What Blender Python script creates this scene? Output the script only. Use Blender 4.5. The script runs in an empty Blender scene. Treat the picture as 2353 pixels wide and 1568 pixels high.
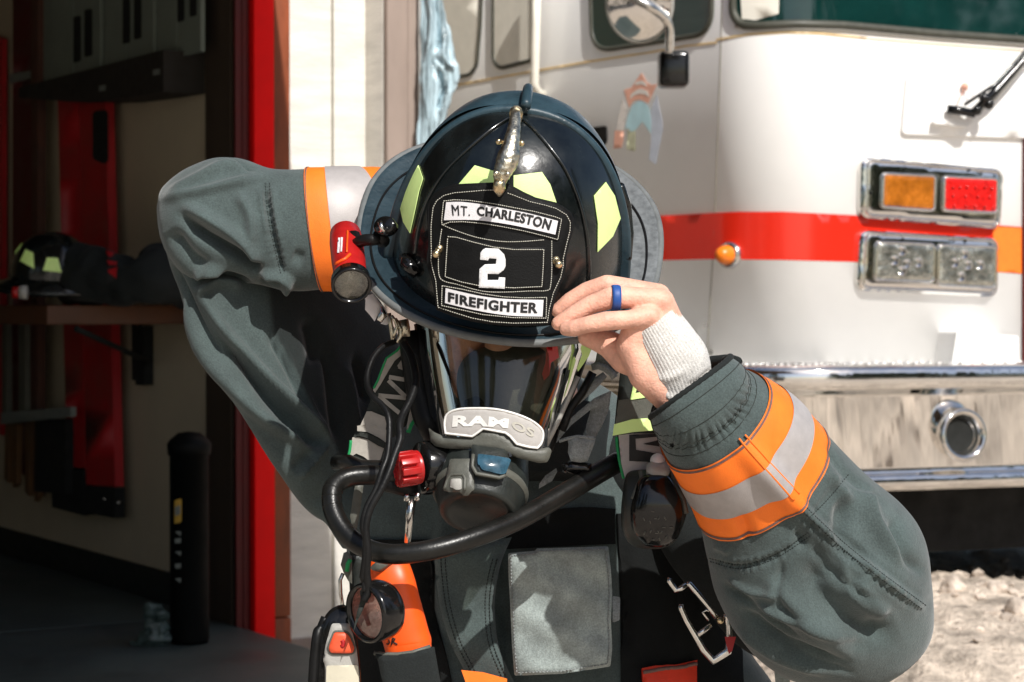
import bpy, bmesh, math, random
import numpy as np
from mathutils import Vector, Matrix, noise
from mathutils.bvhtree import BVHTree
from mathutils.geometry import delaunay_2d_cdt

random.seed(7)
C = bpy.context.scene.collection
# ---------------------------------------------------------------- camera frame
LENS = 75.0
FD = 2353 * LENS / 36.0
CAM = Vector((0, 0, 0.92))
ROT = Matrix.Rotation(math.radians(90 - 0.98), 3, 'X')
ROTI = ROT.inverted()

def P(x, y, d):
    """point seen at (x, y) of the 2353 px wide photograph, d metres in front of the lens"""
    return CAM + ROT @ Vector(((x - 1176.5) / FD * d, -(y - 784) / FD * d, -d))

def ray(x, y):
    return (ROT @ Vector(((x - 1176.5) / FD, -(y - 784) / FD, -1.0))).normalized()

def proj(v):
    c = ROTI @ (Vector(v) - CAM)
    return (c.x / -c.z * FD + 1176.5, -c.y / -c.z * FD + 784, -c.z)

ZM = dict(A=(850, 180, .45924), B=(750, 780, .56514), C=(350, 350, .60578), G=(0, 0, .52941), J=(0, 730, .59682),
          T=(650, 0, .46749), U=(1600, 0, .57398), R=(1500, 780, .56497), H=(1300, 640, .2551), S=(780, 720, .20408),
          M=(980, 800, .33163), Q=(760, 1040, .2551), L=(750, 1300, .23344), W=(1400, 850, .31888),
          K=(1480, 1250, .26525), F=(780, 500, .17857), E=(1000, 420, .25516), O=(1420, 100, .20408))

def Z(k, *a):
    x0, y0, s = ZM[k]
    out = [((x0 + a[i] * s) / 1.0625, (y0 + a[i + 1] * s) / 1.0625) for i in range(0, len(a), 2)]
    return out if len(out) > 1 else out[0]

# ---------------------------------------------------------------- scene graph helpers
ORG = {}

def thing(name, label, cat, loc=(0, 0, 0), group=None):
    o = bpy.data.objects.new(name, None)
    C.objects.link(o)
    o.location = loc
    o.empty_display_size = .05
    o['label'] = label
    o['category'] = cat
    if group: o['group'] = group
    ORG[o.name] = Vector(loc)
    return o

def raw(name, verts, faces, mats, parent=None, smooth=True, mi=None, kind=None, label=None):
    org = ORG[parent.name] if parent is not None else Vector((0, 0, 0))
    me = bpy.data.meshes.new(name)
    me.from_pydata([tuple(Vector(v) - org) for v in verts], [], faces)
    if not isinstance(mats, (list, tuple)): mats = [mats]
    for m in mats: me.materials.append(m)
    if mi is not None:
        me.polygons.foreach_set('material_index', mi)
    if smooth is True:
        me.polygons.foreach_set('use_smooth', [True] * len(me.polygons))
    elif isinstance(smooth, (list, tuple)):
        me.polygons.foreach_set('use_smooth', smooth)
    me.update()
    o = bpy.data.objects.new(name, me)
    C.objects.link(o)
    if parent is not None:
        o.parent = parent
        ORG[o.name] = org
    if kind: o['kind'] = kind
    if label: o['label'] = label
    return o

class MB:
    """collects shapes into one mesh"""
    def __init__(s):
        s.v = []; s.f = []; s.s = []; s.m = []
    def add(s, v, f, smooth=True, m=0):
        b = len(s.v)
        s.v += [Vector(q) for q in v]
        s.f += [tuple(i + b for i in q) for q in f]
        s.s += [smooth] * len(f)
        s.m += [m] * len(f)
        return s
    def build(s, name, mats, parent=None, kind=None, label=None):
        return raw(name, s.v, s.f, mats, parent, s.s, s.m, kind, label)
    def box(s, c, ax, ay, az, bev=0.0, m=0):
        """c centre, ax/ay/az half-extent vectors"""
        c = Vector(c); ax = Vector(ax); ay = Vector(ay); az = Vector(az)
        if bev <= 0:
            v = [c + ax * i + ay * j + az * k for k in (-1, 1) for j in (-1, 1) for i in (-1, 1)]
            return s.add(v, [(0, 2, 3, 1), (4, 5, 7, 6), (0, 1, 5, 4), (2, 6, 7, 3), (0, 4, 6, 2), (1, 3, 7, 5)], False, m)
        bm = bmesh.new()
        bmesh.ops.create_cube(bm, size=2)
        L = [ax.length, ay.length, az.length]
        for q in bm.verts: q.co = Vector((q.co.x * L[0], q.co.y * L[1], q.co.z * L[2]))
        bmesh.ops.bevel(bm, geom=bm.edges[:], offset=min(bev, min(L) * .9), segments=3, affect='EDGES', profile=.5)
        n = [a.normalized() for a in (ax, ay, az)]
        v = [c + n[0] * q.co.x + n[1] * q.co.y + n[2] * q.co.z for q in bm.verts]
        bm.verts.index_update()
        f = [tuple(q.index for q in g.verts) for g in bm.faces]
        bm.free()
        return s.add(v, f, True, m)
    def tube(s, pts, r, seg=12, closed=False, m=0, cap=True, flat=None):
        pts = [Vector(p) for p in pts]
        n = len(pts)
        rr = r if isinstance(r, (list, tuple)) else [r] * n
        T = []
        for i in range(n):
            a = pts[(i - 1) % n] if (closed or i) else pts[0]
            b = pts[(i + 1) % n] if (closed or i < n - 1) else pts[-1]
            t = (b - a)
            T.append(t.normalized() if t.length > 1e-9 else Vector((0, 0, 1)))
        up = Vector((0, 1, 0)) if flat is None else Vector(flat)
        if abs(T[0].dot(up)) > .95 and flat is None: up = Vector((1, 0, 0))
        N = (up - T[0] * up.dot(T[0])).normalized()
        v = []
        for i in range(n):
            if flat is not None:
                N = (up - T[i] * up.dot(T[i])).normalized()
            else:
                N = (N - T[i] * N.dot(T[i]))
                N = N.normalized() if N.length > 1e-6 else T[i].orthogonal().normalized()
            B = T[i].cross(N)
            for k in range(seg):
                a = 2 * math.pi * k / seg
                v.append(pts[i] + (N * math.cos(a) + B * math.sin(a)) * rr[i])
        f = []
        for i in range(n if closed else n - 1):
            j = (i + 1) % n
            for k in range(seg):
                l = (k + 1) % seg
                f.append((i * seg + k, i * seg + l, j * seg + l, j * seg + k))
        if cap and not closed:
            f.append(tuple(range(seg))[::-1])
            f.append(tuple(range((n - 1) * seg, n * seg)))
        return s.add(v, f, True, m)
    def ribbon(s, pts, wdir, w, t, m=0):
        """flat strap: pts centre line, wdir list of width directions, w half width, t thickness towards camera"""
        pts = [Vector(p) for p in pts]; n = len(pts)
        v = []
        for i in range(n):
            a = pts[max(0, i - 1)]; b = pts[min(n - 1, i + 1)]
            T = (b - a).normalized()
            D = Vector(wdir[i]) if isinstance(wdir, list) else Vector(wdir)
            D = (D - T * D.dot(T)).normalized()
            N = T.cross(D)
            ww = w[i] if isinstance(w, list) else w
            v += [pts[i] + D * ww + N * t / 2, pts[i] - D * ww + N * t / 2, pts[i] - D * ww - N * t / 2, pts[i] + D * ww - N * t / 2]
        f = []
        for i in range(n - 1):
            for k in range(4):
                l = (k + 1) % 4
                f.append((i * 4 + k, i * 4 + l, i * 4 + 4 + l, i * 4 + 4 + k))
        f += [(3, 2, 1, 0), tuple(range(4 * n - 4, 4 * n))]
        return s.add(v, f, False, m)
    def lathe(s, c, axis, prof, seg=40, m=0, sx=1.0, ref=None):
        """prof [(along axis, radius)]"""
        c = Vector(c); A = Vector(axis).normalized()
        X = Vector(ref) if ref is not None else (Vector((0, 0, 1)) if abs(A.z) < .9 else Vector((1, 0, 0)))
        X = (X - A * X.dot(A)).normalized(); Y = A.cross(X)
        v = []
        for (h, r) in prof:
            for k in range(seg):
                a = 2 * math.pi * k / seg
                v.append(c + A * h + X * math.cos(a) * r + Y * math.sin(a) * r * sx)
        f = []
        for i in range(len(prof) - 1):
            for k in range(seg):
                l = (k + 1) % seg
                f.append((i * seg + k, i * seg + l, (i + 1) * seg + l, (i + 1) * seg + k))
        return s.add(v, f, True, m)
    def sphere(s, c, r, seg=16, m=0, sc=(1, 1, 1)):
        c = Vector(c); v = []; f = []
        for i in range(seg // 2 + 1):
            t = math.pi * i / (seg // 2)
            for k in range(seg):
                a = 2 * math.pi * k / seg
                v.append(c + Vector((math.sin(t) * math.cos(a) * sc[0], math.sin(t) * math.sin(a) * sc[1], math.cos(t) * sc[2])) * r)
        for i in range(seg // 2):
            for k in range(seg):
                l = (k + 1) % seg
                f.append((i * seg + k, (i + 1) * seg + k, (i + 1) * seg + l, i * seg + l))
        return s.add(v, f, True, m)
    def capsule(s, a, b, ra, rb, seg=20):
        a = Vector(a); b = Vector(b); A = (b - a); L = A.length
        if L < 1e-6: return s.sphere(a, ra, seg)
        A.normalize(); prof = []
        for i in range(0, 7): t = math.pi / 2 * i / 6; prof.append((-ra * math.cos(t), max(1e-5, ra * math.sin(t))))
        for i in range(0, 7): t = math.pi / 2 * i / 6; prof.append((L + rb * math.sin(t), max(1e-5, rb * math.cos(t))))
        b0 = len(s.v)
        s.lathe(a, A, prof, seg)
        n = len(prof)
        s.f.append(tuple(b0 + k for k in range(seg))[::-1]); s.s.append(True); s.m.append(0)
        s.f.append(tuple(b0 + (n - 1) * seg + k for k in range(seg))); s.s.append(True); s.m.append(0)
        return s

def cr(pts, n):
    """catmull-rom through tuples, n samples per span"""
    pts = [np.array(p, float) for p in pts]
    if len(pts) == 2: pts = [pts[0], (pts[0] + pts[1]) / 2, pts[1]]
    out = []
    for i in range(len(pts) - 1):
        p0 = pts[i - 1] if i else 2 * pts[0] - pts[1]
        p1 = pts[i]; p2 = pts[i + 1]
        p3 = pts[i + 2] if i + 2 < len(pts) else 2 * pts[-1] - pts[-2]
        for k in range(n):
            t = k / n
            out.append(.5 * (2 * p1 + (p2 - p0) * t + (2 * p0 - 5 * p1 + 4 * p2 - p3) * t * t + (3 * p1 - p0 - 3 * p2 + p3) * t ** 3))
    out.append(pts[-1])
    return [tuple(float(c) for c in o) for o in out]

def resample(poly, step, closed=True):
    out = []
    n = len(poly)
    for i in range(n if closed else n - 1):
        a = poly[i]; b = poly[(i + 1) % n]
        L = math.hypot(b[0] - a[0], b[1] - a[1])
        k = max(1, int(round(L / step)))
        for j in range(k):
            t = j / k
            out.append((a[0] + (b[0] - a[0]) * t, a[1] + (b[1] - a[1]) * t))
    if not closed: out.append(poly[-1])
    return out

def rnd(poly, r, n=4):
    """round the corners of a closed polygon"""
    out = []; m = len(poly)
    for i in range(m):
        p = Vector(poly[i]); a = Vector(poly[i - 1]); b = Vector(poly[(i + 1) % m])
        da = (a - p); db = (b - p)
        ra = min(r, da.length * .48); rb = min(r, db.length * .48)
        A = p + da.normalized() * ra; B = p + db.normalized() * rb
        for k in range(n + 1):
            t = k / n
            q = A * (1 - t) ** 2 + p * 2 * t * (1 - t) + B * t * t
            out.append((q.x, q.y))
    return out

def inside(x, y, poly):
    c = False; j = len(poly) - 1
    for i in range(len(poly)):
        xi, yi = poly[i]; xj, yj = poly[j]
        if (yi > y) != (yj > y) and x < (xj - xi) * (y - yi) / (yj - yi) + xi: c = not c
        j = i
    return c

def segdist(px, py, ax, ay, bx, by):
    dx = bx - ax; dy = by - ay
    L = dx * dx + dy * dy
    t = 0 if L == 0 else max(0, min(1, ((px - ax) * dx + (py - ay) * dy) / L))
    return math.hypot(px - ax - dx * t, py - ay - dy * t)

def fill(poly, step):
    b = resample(poly, step)
    # drop near-duplicates
    q = [b[0]]
    for p in b[1:]:
        if math.hypot(p[0] - q[-1][0], p[1] - q[-1][1]) > .05: q.append(p)
    b = q
    xs = [p[0] for p in b]; ys = [p[1] for p in b]
    pts = [Vector(p) for p in b]
    y = min(ys) + step * .5; row = 0
    while y < max(ys):
        x = min(xs) + step * (.5 if row % 2 else 1)
        while x < max(xs):
            if inside(x, y, b):
                if min(segdist(x, y, *b[i], *b[(i + 1) % len(b)]) for i in range(len(b))) > step * .4:
                    pts.append(Vector((x, y)))
            x += step
        y += step * .87; row += 1
    n = len(b)
    vs, es, fs, ov, oe, of = delaunay_2d_cdt(pts, [(i, (i + 1) % n) for i in range(n)], [], 0, 1e-4)
    fs2 = []
    for f in fs:
        cx = sum(vs[i][0] for i in f) / len(f); cy = sum(vs[i][1] for i in f) / len(f)
        if inside(cx, cy, b): fs2.append(list(f))
    return [(v[0], v[1]) for v in vs], fs2, b

def patch(mb, poly, fn, step=12, thick=.003, puff=0, pw=10, m=0, lift=0.0):
    """solid plate whose outline is poly; fn(x, y, lift) gives the point on the carrying surface, lifted towards the viewer side"""
    vs, fs, b = fill(poly, step)
    fv = []; bv = []
    for (x, y) in vs:
        l = lift + thick
        if puff:
            d = min(segdist(x, y, *b[i], *b[(i + 1) % len(b)]) for i in range(len(b)))
            t = min(1, d / pw)
            l += puff * math.sqrt(max(0, 1 - (1 - t) ** 2))
        fv.append(fn(x, y, l)); bv.append(fn(x, y, lift))
    ff = []
    for f in fs:
        a, c, d = [vs[i] for i in f[:3]]
        cr_ = (c[0] - a[0]) * (d[1] - a[1]) - (c[1] - a[1]) * (d[0] - a[0])
        ff.append(f if cr_ < 0 else f[::-1])
    mb.add(fv, ff, True, m)
    ed = {}
    for f in ff:
        for i in range(len(f)):
            e = (f[i], f[(i + 1) % len(f)])
            ed[e] = 1
    rv = []; rf = []
    for (i, j) in ed:
        if (j, i) not in ed:
            k = len(rv)
            rv += [fv[i], fv[j], bv[j], bv[i]]
            rf.append((k + 1, k, k + 3, k + 2))
    mb.add(rv, rf, False, m)
    return mb

def depthfn(f):
    return lambda x, y, l: P(x, y, f(x, y) - l)

def surf(bvh, back=None, guess=None):
    """projector on a mesh: first hit of the line of sight, lifted along the surface normal"""
    last = [2.0]
    def g(x, y, l):
        d = ray(x, y)
        h = bvh.ray_cast(CAM, d)
        if h[0] is None:
            if back is not None: return P(x, y, back - l)
            hn = bvh.find_nearest(CAM + d * last[0])
            n = hn[1]
            if n.dot(d) > 0: n = -n
            return hn[0] + n * l
        last[0] = (h[0] - CAM).length
        n = h[1]
        if n.dot(d) > 0: n = -n
        return h[0] + n * l
    return g

def bvh_of(vf):
    v, f = vf
    return BVHTree.FromPolygons([tuple(q) for q in v], [tuple(q) for q in f])

def line_on(mb, poly, fn, r, lift=0, step=8, seg=6, m=0, closed=False):
    pts = resample(poly, step, closed)
    mb.tube([fn(x, y, lift) for x, y in pts], r, seg, closed=closed, m=m)

def stitch(mb, poly, fn, dash=5, gap=4, r=.0005, lift=0.0, m=0, closed=False):
    pts = resample(poly, .5, closed)
    n = len(pts); per = int((dash + gap) * 2); k = 0
    while k + int(dash * 2) < n:
        a = pts[k]; b = pts[k + int(dash * 2)]; c = pts[k + int(dash)]
        mb.tube([fn(a[0], a[1], lift - r * .5), fn(c[0], c[1], lift + r * .6), fn(b[0], b[1], lift - r * .5)], r, 5, m=m)
        k += per

def text2d(s, offset=0.0, space=1.0):
    cu = bpy.data.curves.new('lettering', 'FONT')
    cu.body = s; cu.size = 1; cu.offset = offset; cu.space_character = space
    cu.resolution_u = 4
    o = bpy.data.objects.new('lettering', cu)
    C.objects.link(o)
    bpy.context.view_layer.update()
    me = bpy.data.meshes.new_from_object(o.evaluated_get(bpy.context.evaluated_depsgraph_get()))
    v = [tuple(q.co) for q in me.vertices]; f = [tuple(p.vertices) for p in me.polygons]
    bpy.data.objects.remove(o); bpy.data.curves.remove(cu); bpy.data.meshes.remove(me)
    x0 = min(q[0] for q in v); x1 = max(q[0] for q in v); y0 = min(q[1] for q in v); y1 = max(q[1] for q in v)
    return [((q[0] - x0) / (x1 - x0), (q[1] - y0) / (y1 - y0)) for q in v], f

def text_on(mb, s, quad, fn, lift, bow=0, offset=0.02, space=1.0, m=0, thick=.0004, fat=0):
    """quad = TL, TR, BR, BL in photo pixels; bow = pixels the middle rises"""
    v, f = text2d(s, offset, space)
    TL, TR, BR, BL = quad
    def mp(u, w):
        x = (BL[0] * (1 - u) + BR[0] * u) * (1 - w) + (TL[0] * (1 - u) + TR[0] * u) * w
        y = (BL[1] * (1 - u) + BR[1] * u) * (1 - w) + (TL[1] * (1 - u) + TR[1] * u) * w
        return x, y - bow * 4 * u * (1 - u)
    for k, (dx, dy) in enumerate([(0, 0)] if not fat else [(0, 0), (fat, 0), (-fat, 0), (0, fat * .5), (0, -fat * .5)]):
        pv = []
        for q in v:
            x, y = mp(*q); pv.append(fn(x + dx, y + dy, lift + k * .00004))
        mb.add(pv, f, False, m)

# ---------------------------------------------------------------- limbs (elliptical sweeps) with folds
class Limb:
    def __init__(s, st, n=14, seg=120, power=2.0):
        """station: (ax, ay, bx, by, depth centre, ratio)"""
        rows = cr(st, n)
        s.n = n
        s.seg = seg
        e = lambda r: r[6] if len(r) > 6 else 0
        A = [P(r[0], r[1], r[4] - e(r)) for r in rows]; B = [P(r[2], r[3], r[4] + e(r)) for r in rows]
        c = [(a + b) / 2 for a, b in zip(A, B)]; h = [(b - a) / 2 for a, b in zip(A, B)]
        N = len(rows)
        V = np.zeros((N, seg, 3))
        for i in range(N):
            t = c[min(N - 1, i + 2)] - c[max(0, i - 2)]
            t.normalize()
            hh = h[i]
            nn = hh.cross(t)
            nn = nn.normalized() if nn.length > 1e-7 else Vector((0, -1, 0))
            if nn.dot(c[i] - CAM) > 0: nn = -nn
            R = hh.length * rows[i][5]
            for k in range(seg):
                a = 2 * math.pi * k / seg
                ca = math.cos(a); sa = math.sin(a)
                e = 2.0 / power
                px = math.copysign(abs(ca) ** e, ca); py = math.copysign(abs(sa) ** e, sa)
                V[i, k] = c[i] + hh * px + nn * (R * py)
        s.V = V; s.N = N
    def normals(s):
        V = s.V
        du = np.roll(V, -1, 1) - np.roll(V, 1, 1)
        dv = np.zeros_like(V)
        dv[1:-1] = V[2:] - V[:-2]; dv[0] = V[1] - V[0]; dv[-1] = V[-1] - V[-2]
        n = np.cross(du, dv)
        n /= (np.linalg.norm(n, axis=2, keepdims=True) + 1e-12)
        c = V.mean(1, keepdims=True)
        sg = np.sign(np.sum(np.sum(n * (V - c), 2)))
        return n * sg
    def fold(s, gain, folds):
        """folds: (polyline px, half width px, amplitude m) pushed along the normal on the camera side"""
        n = s.normals()
        R = np.array(ROTI); q = (s.V - np.array(CAM)) @ R.T
        X = q[..., 0] / -q[..., 2] * FD + 1176.5; Y = -q[..., 1] / -q[..., 2] * FD + 784
        view = s.V - np.array(CAM); view /= np.linalg.norm(view, axis=2, keepdims=True)
        face = np.clip(-np.sum(n * view, 2) * 4 + .4, 0, 1)
        D = np.zeros(X.shape)
        for f in folds:
            poly, w, amp = f[:3]; amp = amp * gain
            poly = [p[:2] for p in cr(poly, 5)]
            best = np.full(X.shape, 1e9); tt = np.zeros(X.shape)
            m = len(poly) - 1
            for i in range(m):
                ax, ay = poly[i]; bx, by = poly[i + 1]
                dx = bx - ax; dy = by - ay; L = dx * dx + dy * dy + 1e-9
                t = np.clip(((X - ax) * dx + (Y - ay) * dy) / L, 0, 1)
                d = np.hypot(X - ax - dx * t, Y - ay - dy * t)
                b = d < best
                best = np.where(b, d, best); tt = np.where(b, (i + t) / m, tt)
            taper = np.minimum(1, np.minimum(tt, 1 - tt) * 5 + .12)
            if len(f) > 3: amp = amp * (np.sin(tt * f[3] * 2.2 + 1.3 * np.sin(tt * f[3] * .7)) + .5 * np.sin(tt * f[3] * 5.1))
            D += amp * taper * np.exp(-(best / w) ** 2)
        s.V = s.V + n * (D * face)[..., None]
        return s
    def rough(s, scale, amp, seed=0, stretch=(1, 1, 1)):
        n = s.normals()
        D = np.zeros(s.V.shape[:2])
        for i in range(s.N):
            for k in range(s.seg):
                p = s.V[i, k]
                D[i, k] = noise.noise(Vector((p[0] * stretch[0], p[1] * stretch[1], p[2] * stretch[2])) * scale + Vector((seed, 3.1, seed * .7)))
        s.V = s.V + n * (D * amp)[..., None]
        return s
    def mesh(s, r0=0, r1=None, off=0.0, cap=True):
        V = s.V
        if off: V = V + s.normals() * off
        r1 = s.N if r1 is None else r1
        V = V[r0:r1]; N = V.shape[0]; g = s.seg
        v = [Vector(p) for p in V.reshape(-1, 3)]
        f = []
        for i in range(N - 1):
            for k in range(g):
                l = (k + 1) % g
                f.append((i * g + k, i * g + l, (i + 1) * g + l, (i + 1) * g + k))
        if cap:
            f.append(tuple(range(g))[::-1]); f.append(tuple(range((N - 1) * g, N * g)))
        return v, f
# ---------------------------------------------------------------- materials
def mat(name, col, rough=.6, metal=0.0, var=.15, vs=40, bump=0.0, bs=300, spec=.5, coat=0.0, sheen=0.0, aniso=None, stretch=None, emis=None, detail=4, trans=0):
    m = bpy.data.materials.new(name); m.use_nodes = True
    nt = m.node_tree; b = nt.nodes['Principled BSDF']
    N = nt.nodes.new; L = nt.links.new
    b.inputs['Roughness'].default_value = rough; b.inputs['Metallic'].default_value = metal
    b.inputs['Specular IOR Level'].default_value = spec
    b.inputs['Coat Weight'].default_value = coat; b.inputs['Coat Roughness'].default_value = .06
    b.inputs['Sheen Weight'].default_value = sheen; b.inputs['Sheen Roughness'].default_value = .5
    b.inputs['Transmission Weight'].default_value = trans
    tc = N('ShaderNodeTexCoord'); src = tc.outputs['Object']
    if stretch:
        mp = N('ShaderNodeMapping'); mp.inputs['Scale'].default_value = stretch
        L(src, mp.inputs['Vector']); src = mp.outputs['Vector']
    n = N('ShaderNodeTexNoise'); n.inputs['Scale'].default_value = vs; n.inputs['Detail'].default_value = detail; n.inputs['Roughness'].default_value = .65
    L(src, n.inputs['Vector'])
    r = N('ShaderNodeMapRange'); r.inputs['From Min'].default_value = .3; r.inputs['From Max'].default_value = .7
    r.inputs['To Min'].default_value = 1 - var; r.inputs['To Max'].default_value = 1 + var
    L(n.outputs['Fac'], r.inputs['Value'])
    mx = N('ShaderNodeVectorMath'); mx.operation = 'SCALE'
    mx.inputs[0].default_value = col[:3]
    L(r.outputs['Result'], mx.inputs['Scale'])
    L(mx.outputs['Vector'], b.inputs['Base Color'])
    rr = N('ShaderNodeMapRange'); rr.inputs['From Min'].default_value = .3; rr.inputs['From Max'].default_value = .7
    rr.inputs['To Min'].default_value = max(0.02, rough * (1 - var * .8)); rr.inputs['To Max'].default_value = min(1, rough * (1 + var * .8))
    L(n.outputs['Fac'], rr.inputs['Value']); L(rr.outputs['Result'], b.inputs['Roughness'])
    if bump:
        n2 = N('ShaderNodeTexNoise'); n2.inputs['Scale'].default_value = bs; n2.inputs['Detail'].default_value = 3
        L(src, n2.inputs['Vector'])
        bp = N('ShaderNodeBump'); bp.inputs['Strength'].default_value = 1; bp.inputs['Distance'].default_value = bump
        L(n2.outputs['Fac'], bp.inputs['Height']); L(bp.outputs['Normal'], b.inputs['Normal'])
    if emis: b.inputs['Emission Color'].default_value = (*emis[:3], 1); b.inputs['Emission Strength'].default_value = emis[3]
    return m

M = {}
# two-scale cloth: mottling, worn highlights, weave
def cloth(name, col, var=.22, vs=18, weave=700, wb=.0005, big=.0003, rough=.9, sheen=.25):
    m = mat(name, col, rough, 0, var, vs, 0, 0, .25, sheen=sheen)
    nt = m.node_tree; N = nt.nodes.new; L = nt.links.new; b = nt.nodes['Principled BSDF']
    tc = N('ShaderNodeTexCoord')
    n1 = N('ShaderNodeTexNoise'); n1.inputs['Scale'].default_value = weave; n1.inputs['Detail'].default_value = 2
    n2 = N('ShaderNodeTexNoise'); n2.inputs['Scale'].default_value = 38; n2.inputs['Detail'].default_value = 5; n2.inputs['Distortion'].default_value = .8
    L(tc.outputs['Object'], n1.inputs['Vector']); L(tc.outputs['Object'], n2.inputs['Vector'])
    b1 = N('ShaderNodeBump'); b1.inputs['Distance'].default_value = wb; b1.inputs['Strength'].default_value = 1
    b2 = N('ShaderNodeBump'); b2.inputs['Distance'].default_value = big * 3; b2.inputs['Strength'].default_value = .8
    L(n1.outputs['Fac'], b1.inputs['Height']); L(n2.outputs['Fac'], b2.inputs['Height'])
    L(b2.outputs['Normal'], b1.inputs['Normal']); L(b1.outputs['Normal'], b.inputs['Normal'])
    # fine thread speckle on the colour
    src = b.inputs['Base Color'].links[0].from_socket
    r = N('ShaderNodeMapRange'); r.inputs['From Min'].default_value = .3; r.inputs['From Max'].default_value = .7
    r.inputs['To Min'].default_value = .82; r.inputs['To Max'].default_value = 1.18
    n3 = N('ShaderNodeTexNoise'); n3.inputs['Scale'].default_value = 620; n3.inputs['Detail'].default_value = 1
    L(tc.outputs['Object'], n3.inputs['Vector']); L(n3.outputs['Fac'], r.inputs['Value'])
    s = N('ShaderNodeVectorMath'); s.operation = 'SCALE'; L(src, s.inputs[0]); L(r.outputs['Result'], s.inputs['Scale'])
    L(s.outputs['Vector'], b.inputs['Base Color'])
    return m

M['coat'] = cloth('turnout_cloth', (.062, .084, .082), var=.24, sheen=.3, big=.00035)
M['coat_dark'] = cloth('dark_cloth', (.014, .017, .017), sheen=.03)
M['underarm_shade'] = cloth('shaded_underarm_cloth', (.018, .026, .026), sheen=.05)
M['coat_underarm_shade'] = cloth('turnout_cloth_underarm_shade', (.062, .084, .082), var=.24, sheen=.2, big=.00035)  # turnout cloth with underarm shade darkened into its colour
_nt = M['coat_underarm_shade'].node_tree; _b = _nt.nodes['Principled BSDF']
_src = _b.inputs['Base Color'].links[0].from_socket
_at = _nt.nodes.new('ShaderNodeAttribute'); _at.attribute_name = 'underarm_shade'
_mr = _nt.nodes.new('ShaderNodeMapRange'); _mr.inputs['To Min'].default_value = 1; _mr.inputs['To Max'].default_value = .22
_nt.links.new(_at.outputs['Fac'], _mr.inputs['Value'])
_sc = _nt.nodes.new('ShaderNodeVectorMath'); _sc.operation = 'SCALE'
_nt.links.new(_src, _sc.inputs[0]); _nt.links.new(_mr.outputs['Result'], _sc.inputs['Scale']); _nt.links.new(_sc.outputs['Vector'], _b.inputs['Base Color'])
M['brim_worn'] = mat('helmet_brim_worn', (.13, .14, .145), .6, 0, .35, 90, .0012, 90)
M['seam_thread'] = mat('seam_thread', (.02, .026, .025), .9)
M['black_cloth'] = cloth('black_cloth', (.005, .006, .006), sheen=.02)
M['coat_pocket'] = cloth('pocket_cloth', (.26, .30, .29), var=.35, vs=26)
M['knit'] = cloth('grey_knit', (.62, .6, .57), var=.1, vs=60, wb=.0006)
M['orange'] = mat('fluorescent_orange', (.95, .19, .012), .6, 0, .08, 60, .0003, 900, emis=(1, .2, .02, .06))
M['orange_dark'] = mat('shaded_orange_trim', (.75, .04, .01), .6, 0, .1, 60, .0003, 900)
M['silver'] = mat('reflective_silver', (.42, .39, .38), .5, .15, .08, 90, .0002, 1200)
M['trim_brown'] = mat('brown_stitching', (.16, .09, .075), .8, 0, .3, 300)
M['skin'] = mat('skin', (.78, .42, .31), .5, 0, .22, 55, .0007, 420, .35)
M['skin'].node_tree.nodes['Principled BSDF'].inputs['Subsurface Weight'].default_value = .12
M['skin'].node_tree.nodes['Principled BSDF'].inputs['Subsurface Radius'].default_value = (.012, .004, .002)
M['nail'] = mat('nail', (.75, .45, .36), .3, 0, .05)
M['ring'] = mat('blue_silicone', (.015, .075, .3), .5, 0, .1)
M['shell'] = mat('helmet_shell', (.006, .0085, .009), .24, 0, .6, 26, .0002, 160, .5, coat=.35)
M['shell_blue'] = mat('helmet_shell_worn', (.02, .045, .06), .42, 0, .3, 30, .0004, 220, .5)
M['brim'] = mat('helmet_brim', (.014, .032, .043), .5, 0, .3, 26, .0006, 260, .5)
M['brim_edge'] = mat('brim_edge', (.14, .15, .15), .65, 0, .2, 60, .0003, 400)
M['leather'] = mat('black_leather', (.003, .003, .003), .6, 0, .3, 60, .0003, 700, .2)
M['pale_leather'] = mat('white_leather', (.72, .7, .71), .6, 0, .06, 90, .0003, 900)
M['letter'] = mat('black_lettering', (.006, .006, .006), .6)
M['thread'] = mat('pale_thread', (.62, .6, .52), .8, 0, .15, 400)
M['white_thread'] = mat('embroidery', (.78, .77, .77), .8, 0, .12, 500, .0006, 1400)
M['lime'] = mat('lime_tape', (.72, .92, .36), .5, 0, .06, 90, .0002, 900, emis=(.6, .9, .2, .08))
M['brass'] = mat('brass', (.72, .58, .36), .3, 1, .3, 120, .0004, 400)
M['eagle'] = mat('engraved_silver', (.60, .55, .43), .34, 1, .3, 160, .0004, 420)
M['chrome'] = mat('chrome', (.82, .8, .77), .06, 1, .1, 6, .0006, 5)
M['chrome_bumper'] = mat('bumper_chrome', (.80, .79, .77), .05, 1, .1, 5, .0045, 7, stretch=(1, 1, .05))
M['steel'] = mat('steel', (.7, .69, .66), .2, 1, .2, 60)
M['rubber'] = mat('black_rubber', (.008, .008, .008), .42, 0, .25, 60, .0003, 300, .22)
M['hose'] = mat('hose_rubber', (.009, .009, .008), .33, 0, .25, 50, .0002, 400, .35)
M['gloss_black'] = mat('gloss_black', (.006, .006, .006), .14, 0, .3, 50, .0003, 90, .5)
M['plastic_grey'] = mat('grey_plastic', (.095, .097, .082), .5, 0, .15, 90, .0003, 700)
M['plastic_dark'] = mat('dark_plastic', (.018, .022, .02), .42, 0, .2, 70, .0003, 500)
M['strap_pale'] = mat('pale_reflective_strap', (.40, .375, .33), .65, 0, .1, 120, .0003, 800)
M['strap_dark'] = mat('dark_strap', (.02, .024, .02), .8, 0, .2, 200, .0005, 800)
M['webbing'] = cloth('webbing', (.24, .26, .26), vs=90, weave=900, wb=.001)
M['green_edge'] = mat('green_piping', (.01, .3, .09), .6)
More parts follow.
